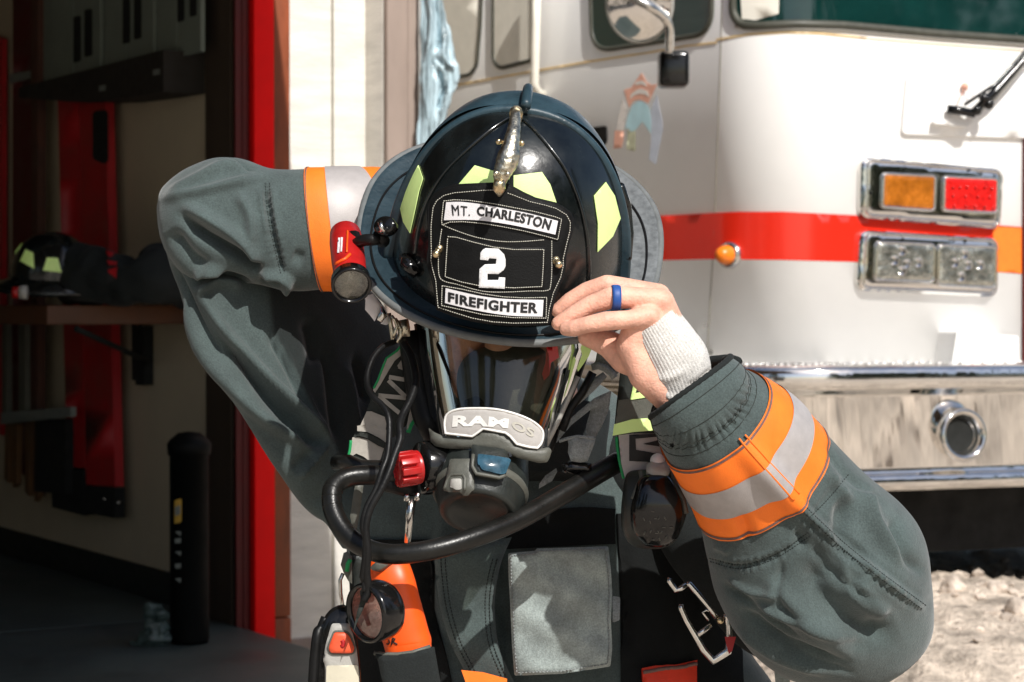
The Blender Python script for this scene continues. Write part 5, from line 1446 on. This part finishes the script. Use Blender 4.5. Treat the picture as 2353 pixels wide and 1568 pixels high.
# left disc and red knob
kc = P(*Qz(1110, 400), 1.965)
mb = MB(); mb.lathe(kc, (-.92, -.38, 0), [(-.03, .020), (-.01, .025), (.004, .025), (.008, .0235), (.008, .0005)], 36); mb.build('swivel_disc', M['gloss_black'], msk)
ka = (-.9, -.42, -.1)
kc2 = P(*Qz(985, 400), 1.945)
mb = MB(); av = Vector(ka).normalized()
for i in range(10):
    a0 = 2 * math.pi * i / 10
    e1 = av.orthogonal().normalized(); e2 = av.cross(e1)
    d1 = e1 * math.cos(a0) + e2 * math.sin(a0); d2 = av.cross(d1)
    mb.box(kc2 + d1 * .0125 + av * .008, d1 * .0035, d2 * .0031, av * .009, .0008)
mb.lathe(kc2, ka, [(-.004, .0155), (.002, .0158), (.003, .0125), (.014, .0115), (.0165, .010), (.0165, .0005)], 30)
mb.build('bypass_knob', M['red_plastic'], msk)
# face-side hose
hz = [(1420, 1062, 2.03), (1378, 1086, 2.01), (1330, 1115, 1.985), (1270, 1150, 1.965), (1190, 1195, 1.94), (1100, 1232, 1.915), (1000, 1262, 1.90), (910, 1274, 1.90), (850, 1264, 1.91), (800, 1232, 1.92), (768, 1180, 1.93), (764, 1128, 1.94), (790, 1100, 1.95), (840, 1092, 1.955), (900, 1094, 1.955), (955, 1100, 1.955)]
hp3 = cr([tuple(P(*q)) for q in hz], 8)
hr = [.0100 - .0008 * min(1, i / 40) for i in range(len(hp3))]
ho = thing('air_hose', 'thick black rubber air hose looping from the mask regulator across the chest', 'hose', P(850, 1264, 1.91))
mb = MB(); mb.tube(hp3, hr, 24); mb.build('hose', M['hose'], ho)
mb = MB()
for k in (82, 85, 88): mb.tube([hp3[k], Vector(hp3[k]) + (Vector(hp3[k + 1]) - Vector(hp3[k])) * .3], .0096, 20)
mb.build('hose_rib', M['hose'], ho)
mb = MB(); mb.tube([P(*Qz(230, 350), 2.0), P(*Qz(360, 350), 1.99), P(*Qz(470, 400), 1.985), P(*Qz(640, 405), 1.98), P(*Qz(830, 430), 1.97)], .0075, 14); mb.build('pressure_line', M['hose'], ho)
mb = MB(); mb.tube([P(*Qz(700, 540), 1.955), P(*Qz(900, 590), 1.955), P(*Qz(1010, 590), 1.96)], .0085, 12); mb.build('hose_fitting', M['rubber'], ho)
# steel whistle clip hanging below the knob
clp = thing('steel_clip', 'long narrow steel clip hanging under the red knob', 'clip', P(*Qz(940, 1100), 1.96))
mb = MB(); mb.tube([P(*Qz(915, 650), 1.95), P(*Qz(910, 720), 1.95)], .0028, 10); mb.tube([P(*Qz(1025, 640), 1.95), P(*Qz(1005, 715), 1.95)], .0028, 10); mb.build('pin', M['steel'], clp)
mb = MB(); mb.tube([P(*Qz(962, 700), 1.955), P(*Qz(940, 850), 1.955), P(*Qz(915, 1120), 1.955)], [.004, .0042, .0026], 12); mb.tube([P(*Qz(985, 720), 1.957), P(*Qz(960, 900), 1.957), P(*Qz(935, 1110), 1.957)], .0018, 8); mb.build('blade', M['steel'], clp)

# ---------------------------------------------------------------- harness
har = thing('air_pack_harness', 'black and pale reflective breathing air pack harness with shoulder straps over the coat', 'harness', P(1150, 1400, 2.2))
def dst(x, y): return 2.045 + (x - 900) * .00012 + (y - 900) * .00002
sfn3 = depthfn(dst)
so_ = Sz(990, 575, 935, 650, 800, 745, 740, 900, 690, 1020, 640, 1140, 600, 1290, 560, 1400, 500, 1540) + Qz(385, 130, 365, 220, 345, 320, 420, 380, 590, 390, 650, 380, 700, 240, 720, 130) + Sz(900, 1700, 1040, 1560, 1130, 1400, 1255, 1280, 1250, 1130, 1200, 960, 1185, 760, 1150, 600, 1010, 520)
stp = patch(MB(), so_, sfn3, 10, .008, puff=.003, pw=8).build('shoulder_strap', M['strap_dark'], har, label='right shoulder strap with large lettering')
ls = .0125
def ons(nm, po, mt='strap_pale', l=ls): return patch(MB(), po, sfn3, 8, .0006, lift=l - .0012).build(nm, M[mt], stp)
mb = MB()
patch(mb, Sz(1000, 590, 1015, 640, 1020, 690, 900, 790, 820, 920, 740, 1060, 665, 1175, 640, 1140, 700, 1000, 745, 900, 770, 800, 830, 750, 940, 665), sfn3, 8, .0006, lift=ls)
patch(mb, Sz(1225, 1130, 1250, 1200, 1250, 1290, 1180, 1400, 1100, 1550, 1070, 1640, 1040, 1600, 1060, 1480, 1090, 1350, 1150, 1240), sfn3, 8, .0006, lift=ls)
mb.build('edge_stripe', M['strap_pale'], stp)
mb = MB()
patch(mb, Sz(565, 1395, 620, 1395, 780, 1460, 800, 1540, 790, 1640, 640, 1590, 490, 1560), sfn3, 8, .0006, lift=ls)
patch(mb, Qz(440, 0, 560, -20, 720, 40, 715, 160, 640, 110, 540, 60, 440, 50), sfn3, 8, .0006, lift=ls + .0006)
patch(mb, Qz(395, 110, 450, 108, 540, 130, 640, 190, 695, 215, 670, 300, 630, 385, 590, 360, 500, 295, 430, 265, 385, 295, 350, 320, 370, 230), sfn3, 8, .0006, lift=ls)
mb.build('reflective_panel', M['strap_pale'], stp)
mb = MB(); line_on(mb, Sz(985, 600, 925, 672, 800, 760, 745, 900, 700, 1020, 650, 1120), sfn3, .0012, ls, 5); line_on(mb, Qz(380, 140, 370, 230, 350, 320), sfn3, .0015, ls, 5); line_on(mb, Sz(1250, 1300, 1180, 1420, 1090, 1560, 1060, 1650), sfn3, .0025, ls - .001, 5); mb.build('green_piping', M['green_edge'], stp)
# strap lettering, running up the strap: M S A
def stroke(mb, pts, w):
    for a, b in zip(pts, pts[1:]):
        d = Vector((b[0] - a[0], b[1] - a[1])); n2 = Vector((-d.y, d.x)).normalized() * w; e = d.normalized() * w * .35
        patch(mb, [(a[0] + n2.x - e.x, a[1] + n2.y - e.y), (b[0] + n2.x + e.x, b[1] + n2.y + e.y), (b[0] - n2.x + e.x, b[1] - n2.y + e.y), (a[0] - n2.x - e.x, a[1] - n2.y - e.y)], sfn3, 10, .0005, lift=ls)
mb = MB(); w_ = 4.9
stroke(mb, Sz(950, 1410, 715, 1215), w_); stroke(mb, Sz(715, 1205, 1025, 1235), w_); stroke(mb, Sz(1025, 1215, 830, 1030), w_); stroke(mb, Sz(840, 985, 1065, 1025), w_)
stroke(mb, Sz(1050, 720, 955, 860), w_); stroke(mb, Sz(955, 860, 1060, 895), w_); stroke(mb, Sz(1060, 895, 1060, 850), w_ * .8)
stroke(mb, Sz(1160, 800, 1170, 730), 2.5); stroke(mb, Sz(1150, 1060, 1140, 1000), 3.5); stroke(mb, Sz(1180, 980, 1190, 920), 2.5)
mb.build('strap_lettering', M['strap_pale'], stp)
mb = MB(); patch(mb, Qz(420, 95, 470, 60, 540, 70, 640, 120, 705, 160, 690, 215, 640, 185, 540, 120, 470, 100), sfn3, 6, .003, lift=ls); mb.build('strap_keeper', M['strap_dark'], stp)
mb = MB(); patch(mb, Qz(235, 345, 300, 330, 420, 340, 470, 380, 400, 440, 240, 460), sfn3, 6, .006, lift=.006, puff=.004, pw=8); mb.build('strap_end', M['plastic_dark'], stp)
# right shoulder strap
def dsr(x, y): return 2.02 + ((x - 1490) * .00043) ** 2 * 2
sr = depthfn(dsr)
rs = patch(MB(), Wz(330, 420, 345, 300, 360, 150, 330, 40, 470, -60, 900, 40, 900, 500, 900, 960, 760, 1000, 400, 1000, 370, 940, 350, 800, 335, 660, 310, 640), sr, 10, .008, puff=.004, pw=12).build('shoulder_strap', M['plastic_dark'], har, label='left shoulder strap with lime edged patch')
def onsr(nm, po, mt, l=.0125): return patch(MB(), po, sr, 8, .0008, lift=l).build(nm, M[mt], rs)
onsr('grey_patch', Wz(345, 400, 440, 385, 600, 360, 700, 360, 700, 560, 500, 545, 320, 590), 'plastic_grey')
mb = MB(); patch(mb, Wz(460, 275, 490, 300, 475, 345, 530, 335, 700, 330, 700, 375, 600, 372, 435, 398), sr, 8, .0008, lift=.0136); patch(mb, Wz(312, 585, 450, 545, 620, 535, 700, 540, 700, 640, 600, 632, 450, 645, 300, 672), sr, 8, .0012, lift=.0136); mb.build('lime_edge', M['lime'], rs)
onsr('reflective_panel', Wz(345, 668, 450, 655, 800, 655, 800, 960, 740, 950, 500, 940, 395, 1000, 365, 880), 'silver', .0125)
mb = MB(); patch(mb, Wz(427, 665, 640, 655, 640, 680, 475, 695, 480, 780, 720, 822, 720, 880, 427, 865), sr, 6, .0006, lift=.0140); patch(mb, Wz(530, 735, 650, 705, 660, 755), sr, 6, .0006, lift=.0140); mb.build('strap_lettering', M['letter'], rs)
mb = MB(); line_on(mb, Wz(330, 680, 335, 760, 355, 880, 385, 1000), sr, .0016, .011, 6); mb.build('green_piping', M['green_edge'], rs)
# alarm pod
al = thing('alarm_unit', 'glossy black ribbed alarm pod with a clear button below the left shoulder strap', 'alarm', P(1505, 1240, 2.0))
def aw(l, r, d, ra): a = Wz(*l); b = Wz(*r); return (a[0], a[1], b[0], b[1], d, ra)
lb = Limb([aw((430, 955), (740, 960), 2.0, .2), aw((400, 985), (775, 990), 1.995, .35), aw((385, 1050), (810, 1050), 1.99, .45), aw((372, 1150), (858, 1150), 1.985, .48), aw((365, 1260), (868, 1250), 1.985, .48), aw((372, 1380), (830, 1370), 1.99, .46), aw((420, 1470), (780, 1460), 2.0, .4), aw((520, 1520), (700, 1515), 2.01, .3)], 10, 90, 2.6)
v, f = lb.mesh(); alb = raw('housing', v, f, M['plastic_dark'], al); afn = surf(bvh_of((v, f)))
patch(MB(), rnd(Wz(500, 1020, 560, 985, 720, 985, 770, 1080, 820, 1200, 815, 1330, 770, 1450, 660, 1500, 540, 1480, 450, 1380, 445, 1220, 480, 1100), 14), afn, 8, .004, puff=.008, pw=30).build('cover', M['gloss_black'], al)
patch(MB(), rnd(Wz(555, 955, 600, 940, 700, 945, 722, 985, 712, 1030, 600, 1025, 560, 1000), 5), afn, 6, .008, puff=.004, pw=8, lift=.002).build('button_base', M['light_grey'], al)
mb = MB(); mb.sphere(afn(*Wz(637, 948), .012), .007, 16); mb.build('clear_button', M['pale_leather'], al)
mb = MB()
line_on(mb, Wz(515, 960, 525, 1010, 495, 1070, 460, 1160), afn, .0025, .002, 6); mb.build('side_ridge', M['plastic_grey'], al); mb = MB(); line_on(mb, Wz(745, 965, 770, 1060, 830, 1160, 850, 1260), afn, .0025, .002, 6); mb.build('side_ridge', M['plastic_grey'], al)
mb = MB()
for k in range(16):
    a = k * .7; x = 640 + math.cos(a) * (30 + k * 5); y = 1330 + math.sin(a) * (30 + k * 5)
    line_on(mb, Wz(x, y, x + 22 * math.cos(a * 3), y + 22 * math.sin(a * 3)), afn, .0006, .0122, 4)
mb.build('embossing', M['plastic_grey'], al)
# webbing on the wearer's left chest
def wb(nm, po, d, mt='webbing', th=.003, puff=.0015, par=None, cat=None): return patch(MB(), po, depthfn(d if callable(d) else (lambda x, y: d)), 9, th, puff=puff, pw=5).build(nm, M[mt], par or har)
wb('webbing_strap', Mz(1440, 180, 1490, 170, 1600, 230, 1600, 330, 1570, 370, 1500, 310, 1400, 290, 1430, 240), 2.0)
mb = MB(); mb.tube([P(*q, 1.99) for q in Mz(1400, 292, 1450, 282, 1500, 300, 1545, 335, 1572, 370)], .0035, 10); mb.build('rolled_hem', M['webbing'], har)
wb('webbing_strap', Mz(1150, 810, 1170, 740, 1300, 620, 1420, 520, 1540, 465, 1530, 560, 1400, 600, 1250, 720, 1190, 790, 1140, 850), 1.998)
wb('webbing_strap', Mz(1400, 560, 1545, 465, 1530, 600, 1480, 720, 1430, 805, 1360, 800, 1360, 720, 1390, 620), 2.01)
wb('webbing_keeper', Mz(1220, 810, 1290, 800, 1430, 812, 1420, 860, 1370, 985, 1320, 995, 1250, 985, 1225, 920, 1230, 860), 1.99, puff=.004)
mb = MB(); mb.tube([P(*q, 1.985) for q in Mz(1160, 838, 1230, 815, 1300, 802, 1420, 815)], .0016, 8); mb.build('keeper_hem', M['webbing'], har)
wb('buckle', Mz(1180, 1010, 1250, 985, 1400, 1000, 1400, 1060, 1280, 1080, 1200, 1070), 2.0, 'gloss_black', .008, .004)
wb('webbing_strap', Mz(1060, 1090, 1140, 1035, 1148, 1060, 1110, 1130, 1010, 1188, 1015, 1150), 2.03)
mb = MB()
for a_, b_ in ((Mz(1300, 370, 1060, 860), .004), (Mz(1500, 350, 1150, 780), .0035), (Mz(1420, 320, 1200, 520), .003)):
    pass
mb.tube([P(*q, 1.975) for q in Mz(1300, 360, 1230, 520, 1150, 700, 1065, 870)], .0022, 8); mb.build('cord', M['light_grey'], har)
mb = MB(); mb.tube([P(*q, 1.99) for q in Mz(1500, 345, 1400, 430, 1300, 530, 1200, 640)], [.003, .005, .004, .002], 8); mb.build('cord', M['webbing'], har)
mb = MB(); mb.tube([P(*q, 1.98) for q in Mz(1410, 330, 1330, 480, 1240, 600, 1180, 760)], .004, 8); mb.build('cord', M['rubber'], har)
# left hanging straps (image left)
wb('webbing_strap', Qz(420, 560, 500, 570, 470, 800, 430, 1030, 405, 1020, 370, 870, 395, 700), 2.02, 'plastic_grey')
wb('webbing_strap', Lz(470, 240, 590, 260, 580, 600, 560, 1000, 450, 820, 490, 560), 1.99, 'plastic_dark')
wb('buckle', Lz(380, 215, 420, 200, 470, 250, 470, 540, 430, 510, 380, 420, 350, 340), 1.99, 'plastic_grey', .008, .004)
mb = MB(); mb.tube([P(*q, 1.977) for q in Lz(452, 285, 425, 330, 415, 410)], .002, 8); mb.build('green_tab', M['green_edge'], har)
mb = MB(); mb.tube([P(*q, 1.985) for q in Lz(375, 430, 345, 500, 350, 640, 370, 770)], .0018, 8); mb.build('wire_loop', M['steel'], har)
# belt area dark blocks right
0 and wb('side_pad', [(1600, 1230), (1640, 1300), (1650, 1400), (1700, 1480), (1760, 1560), (1780, 1700), (1420, 1700), (1425, 1260)], 2.105, 'strap_dark', .006, .003)

# black cords hanging over the chest
cd_ = thing('lanyard', 'long black double lanyard hanging from the snap hook over the shoulder strap', 'lanyard', P(885, 1000, 1.98))
mb = MB()
A1 = Sz(900, 560, 760, 620, 640, 760, 575, 950, 580, 1110, 640, 1220, 760, 1330, 830, 1480) + Qz(745, 120, 725, 300, 680, 420, 620, 600, 530, 780, 490, 950, 520, 1100, 510, 1300, 490, 1450) + Lz(600, 500, 600, 620)
A2 = Sz(1000, 560, 1090, 720, 1140, 900, 1150, 1060, 1090, 1250, 1000, 1430, 960, 1560) + Qz(850, 130, 790, 300, 740, 450, 660, 620, 560, 800, 520, 980, 540, 1180, 530, 1400) + Lz(640, 600, 590, 720)
def d1(i, n): return 1.985 - .10 * math.sin(math.pi * min(1, i / n * 1.15) * .6)
for A, r_ in ((A1, .0028), (A2, .0036)):
    n_ = len(A); q = cr([tuple(P(x, y, max(1.885, d1(i, n_)))) for i, (x, y) in enumerate(A)], 5)
    mb.tube(q, r_, 10)
mb.build('cord', M['rubber'], cd_)
mb = MB(); n2 = Lz(590, 560, 615, 640, 612, 740, 575, 830, 540, 900, 480, 1050, 520, 840, 560, 700, 550, 620)
patch(mb, n2, depthfn(lambda x, y: 1.90), 8, .006, puff=.004, pw=8); mb.build('tape_knot', M['strap_dark'], cd_)
# steel ring and snap hook under the brim
rg = thing('snap_hook', 'bright steel snap hook hanging under the left edge of the helmet brim', 'hook', P(905, 740, 1.99))
patch(MB(), Sz(520, 20, 640, -10, 740, 120, 730, 190, 690, 260, 660, 320, 600, 240, 545, 180, 550, 60), depthfn(lambda x, y: 2.0), 8, .004, puff=.002, pw=6).build('plate', M['pale_leather'], rg)  # pale shape in place of the siding seen through the gap
mb = MB(); patch(mb, Sz(740, 130, 760, 150, 810, 240, 740, 330, 690, 300), depthfn(lambda x, y: 1.995), 8, .003, puff=.002, pw=6); mb.build('swivel', M['steel'], rg)
mb = MB(); mb.tube([P(*q, 1.985) for q in Sz(830, 220, 850, 340, 865, 440, 885, 560, 930, 560, 965, 500, 975, 420, 930, 330, 900, 290)], .0022, 10); mb.tube([P(*q, 1.982) for q in Sz(860, 250, 900, 300, 930, 380, 900, 450, 885, 520)], .0016, 8); mb.tube([P(*q, 1.99) for q in Sz(990, 300, 1010, 400, 1010, 500)], .006, 10)
mb.build('hook', M['eagle'], rg)
patch(MB(), Sz(730, 345, 790, 280, 830, 250, 840, 340, 800, 365), depthfn(lambda x, y: 1.998), 8, .003).build('ring_plate', M['pale_leather'], rg)

# orange right-angle torch in its pocket
fl_ = thing('orange_torch', 'orange right angle torch with round black lens head standing in a dark chest pocket', 'torch', P(930, 1490, 1.96))
def al_(l, r, d, ra): a = Lz(*l); b = Lz(*r); return (a[0], a[1], b[0], b[1], d, ra)
lb = Limb([al_((760, 310), (985, 300), 1.975, .7), al_((660, 350), (1050, 325), 1.97, .8), al_((655, 420), (1085, 365), 1.965, .85), al_((690, 560), (1125, 480), 1.96, .85), al_((700, 700), (1160, 620), 1.96, .85), al_((720, 900), (1215, 820), 1.96, .85), al_((770, 1080), (1270, 1020), 1.96, .85), al_((800, 1180), (1298, 1110), 1.96, .85), al_((820, 1260), (1300, 1190), 1.96, .85), al_((840, 1400), (1310, 1330), 1.965, .85)], 10, 80, 2.4)
v, f = lb.mesh(); ob = raw('body', v, f, M['red_orange'], fl_); ofn = surf(bvh_of((v, f)))
patch(MB(), rnd(Lz(700, 385, 740, 340, 860, 290, 930, 300, 900, 330, 800, 405, 740, 420), 5), ofn, 6, .006, puff=.003, pw=6).build('switch', M['plastic_grey'], fl_)
hcn = P(*Lz(665, 835), 1.90); hax = Vector((-.72, -.68, -.10)).normalized()
mb = MB(); mb.lathe(hcn - hax * .045, hax, [(.022, .02), (.027, .0255), (.034, .0275), (.048, .0275), (.052, .0265), (.052, .0235), (.045, .0225)], 44, ref=(0, 0, 1)); hdd = mb.build('head', M['gloss_black'], fl_)
mb = MB(); mb.lathe(hcn - hax * .045, hax, [(.048, .0232), (.040, .018), (.030, .007), (.030, .0005)], 44, ref=(0, 0, 1)); mb.build('reflector', mat('pink_reflector', (.9, .5, .42), .25, .35, .35, 60, .003, 90), hdd)
mb = MB(); mb.lathe(hcn - hax * .045, hax, [(.0485, .0233), (.0505, .013), (.0512, .0005)], 44, ref=(0, 0, 1)); mb.build('lens', M['lamp_glass'], hdd)
mb = MB()
for pl in (Lz(855, 1110, 865, 1150, 850, 1170, 835, 1165), Lz(895, 1105, 885, 1175), Lz(895, 1105, 920, 1115, 905, 1140, 890, 1140, 945, 1172)): line_on(mb, pl, ofn, .0007, .0005, 3)
mb.build('initials', M['letter'], ob)
pk2 = Lz(700, 1262, 800, 1275, 950, 1275, 1100, 1255, 1290, 1195, 1330, 1200, 1400, 1600, 1400, 1800, 850, 1800, 770, 1500, 740, 1350)
wb('torch_pocket', pk2, lambda x, y: 1.915 + ((x - 950) * .00042) ** 2 * 3, 'coat_dark', .004, .003)
mb = MB(); mb.tube([P(x, y, 1.912 + ((x - 950) * .00042) ** 2 * 3) for x, y in Lz(700, 1262, 800, 1277, 950, 1277, 1100, 1256, 1290, 1196)], .002, 8); mb.build('pocket_binding', M['plastic_grey'], har)

# pressure gauge console
gg = thing('gauge_console', 'grey and black gauge console with red triangular button, at the coat\'s lower left', 'gauge', P(770, 1600, 1.93))
lb = Limb([al_((300, 790), (400, 770), 1.95, .6), al_((215, 850), (480, 830), 1.945, .5), al_((150, 960), (500, 930), 1.94, .42), al_((100, 1120), (525, 1090), 1.94, .4), al_((75, 1300), (545, 1260), 1.94, .4), al_((60, 1450), (560, 1420), 1.94, .4), al_((45, 1700), (565, 1680), 1.94, .4), al_((60, 1900), (560, 1880), 1.94, .3)], 10, 90, 2.8)
v, f = lb.mesh(); raw('casing', v, f, M['gloss_black'], gg); gfn = surf(bvh_of((v, f)))
fp = patch(MB(), rnd(Lz(262, 958, 430, 952, 470, 1080, 500, 1240, 515, 1370, 540, 1800, 190, 1800, 195, 1380, 175, 1340, 200, 1180, 235, 1050), 5), gfn, 8, .004, puff=.003, pw=6).build('face_plate', M['light_grey'], gg)
patch(MB(), rnd(Lz(298, 1036, 405, 1036, 432, 1080, 468, 1200, 462, 1248, 430, 1256, 262, 1252, 238, 1215, 250, 1160, 285, 1060), 5), gfn, 6, .003, lift=.007, puff=.002, pw=5).build('button', M['button_red'], fp)
mb = MB(); line_on(mb, rnd(Lz(292, 1028, 412, 1028, 442, 1080, 478, 1205, 470, 1256, 430, 1264, 258, 1262, 230, 1215, 242, 1160, 280, 1058), 6), gfn, .0012, .0078, 4, closed=True); mb.build('button_rim', M['plastic_grey'], fp)
mb = MB(); line_on(mb, Lz(368, 1118, 382, 1140, 382, 1165, 365, 1188), gfn, .0022, .0112, 3); mb.build('button_mark', M['board_red'], fp)
patch(MB(), rnd(Lz(215, 1385, 500, 1378, 515, 1800, 205, 1800), 4), gfn, 8, .002, lift=.0065).build('dial_window', M['cream_label'], fp)
mb = MB(); line_on(mb, Lz(165, 880, 130, 1000, 105, 1150, 85, 1350, 70, 1600), gfn, .005, .001, 8); mb.build('bumper_edge', M['rubber'], gg)

# carabiner
cb = thing('carabiner', 'large open steel carabiner hanging on the dark coat below the alarm pod', 'carabiner', P(1640, 1500, 2.0))
dcb = 2.06
def tb(nm, pts, r, mt='steel', par=cb): return MB().tube([P(*q, dcb) for q in pts], r, 10).build(nm, M[mt], par)
tb('hook_tip', Kz(588, 610, 580, 635, 640, 722, 685, 705, 740, 668), .0028)
tb('gate', Kz(740, 668, 765, 662, 850, 760, 960, 890, 1020, 970), .0028)
tb('frame', Kz(690, 850, 688, 885, 740, 1000, 830, 1150, 900, 1270, 985, 1372, 1120, 1280, 1135, 1200, 1132, 1050, 1120, 960, 1080, 965), [.0028, .003, .003, .0034, .0038, .0042, .0042, .004, .0038, .0034, .003])
tb('cross_bar', Kz(840, 1140, 870, 1110, 965, 1040), .0026)
mb = MB(); mb.sphere(P(*Kz(1050, 1000), dcb - .004), .0035, 12); mb.build('rivet', M['brass'], cb)
tb('spring', Kz(945, 1000, 885, 925, 920, 905, 960, 912), .0011)
patch(MB(), Kz(1090, 1150, 1195, 1150, 1160, 1280, 1130, 1310, 1120, 1280), depthfn(lambda x, y: 2.05), 8, .003).build('red_tag', M['board_red'], cb)
# ---------------------------------------------------------------- pines standing behind the photographer (seen in the chrome)
random.seed(11)
def pine_data(h):
    t = MB(); t.tube([(0, 0, -.2), (.05, 0, h * .3), (0, .06, h * .7), (0, 0, h)], [.26, .2, .12, .02], 10)
    for k in range(26):
        z = h * (.25 + .7 * k / 26); a = k * 2.4; L_ = (h - z) * .28 + .3
        t.tube([(0, 0, z), (math.cos(a) * L_, math.sin(a) * L_, z - .1)], [.04, .01], 5)
    c = MB()
    for k in range(2200):
        z = h * random.uniform(.06, 1.0); a = random.uniform(0, 6.283); R = ((h - z) * .30 + .15) * random.uniform(.35, 1.1)
        p_ = Vector((math.cos(a) * R, math.sin(a) * R, z - R * .25)); s_ = random.uniform(.12, .3)
        q = [p_ + Vector((random.uniform(-1, 1), random.uniform(-1, 1), random.uniform(-.6, .6))) * s_ for _ in range(4)]
        c.add(q, [(0, 1, 2), (0, 2, 3)], False)
    return t, c
t_, c_ = pine_data(9)
first = None
spots = [((9.5, -7, 0), 1, 'leafy pine nearest the truck side, behind the camera'), ((14, -9, 0), 1.1, 'tall pine far to the right behind the camera'), ((12, -3.5, 0), .9, 'shorter pine beside the truck, right of the camera'), ((-6, -9, 0), 1.05, 'pine behind the camera on the garage side'),
         ((-10, -6, 0), 1.1, 'pine left of the camera, farthest from the truck'), ((17, -2, 0), 1.2, 'widest pine far to the right of the truck'), ((-3.5, -13, 0), 1.15, 'pine straight behind the camera'), ((-12, -.5, 0), 1, 'pine beyond the garage, left of the camera'), ((11.5, -9.5, 0), .8, 'small pine between two taller ones, right of the camera'), ((13.5, -6, 0), .9, 'bushy pine right of the camera'), ((15, -4.6, 0), 1, 'dense pine far right, behind the bushy one'), ((-8, -12, 0), 1.1, 'tall dense pine behind the garage side tree')]
for i, (l, s_, lab) in enumerate(spots):
    r = thing('pine_tree', lab, 'tree', l, 'pine trees around the yard')
    if first is None:
        org = Vector(l); t_.v = [q + org for q in t_.v]; c_.v = [q + org for q in c_.v]
        tr_ = t_.build('trunk', M['bark'], r); cr__ = c_.build('crown', M['leaf'], r); first = (tr_, cr__)
    else:
        for o in first:
            d = o.copy(); C.objects.link(d); d.parent = r
    r.scale = (s_, s_, s_); r.rotation_euler = (0, 0, i * 1.3)
# ---------------------------------------------------------------- light and camera
sc = bpy.context.scene
w = bpy.data.worlds.new('World'); sc.world = w; w.use_nodes = True
nt = w.node_tree; bg = nt.nodes['Background']; sky = nt.nodes.new('ShaderNodeTexSky')
sky.sky_type = 'NISHITA'; sky.sun_disc = False
SD = Vector((.31, -.66, .70)).normalized()
el = math.asin(SD.z)
sky.sun_elevation = el; sky.sun_rotation = math.atan2(SD.x, SD.y)
sky.air_density = 1.0; sky.dust_density = 1.5
nt.links.new(sky.outputs['Color'], bg.inputs['Color']); bg.inputs['Strength'].default_value = .105
sl = bpy.data.lights.new('sun', 'SUN'); sl.energy = 5.0; sl.angle = math.radians(.55); sl.color = (1, .965, .91)
so = bpy.data.objects.new('sun', sl); C.objects.link(so); so.rotation_euler = SD.to_track_quat('Z', 'Y').to_euler()
so.location = SD * 20
cd = bpy.data.cameras.new('camera'); co = bpy.data.objects.new('camera', cd); C.objects.link(co)
co.location = CAM; co.rotation_euler = (math.radians(90 - .98), 0, 0)
cd.lens = LENS; cd.sensor_width = 36; cd.clip_end = 3000; cd.clip_start = .05
cd.dof.use_dof = True; cd.dof.focus_distance = 1.95; cd.dof.aperture_fstop = 16
sc.camera = co
sc.view_settings.view_transform = 'Standard'; sc.view_settings.look = 'None'; sc.view_settings.exposure = 0; sc.view_settings.gamma = 1
sc.render.resolution_x = 1024; sc.render.resolution_y = 682
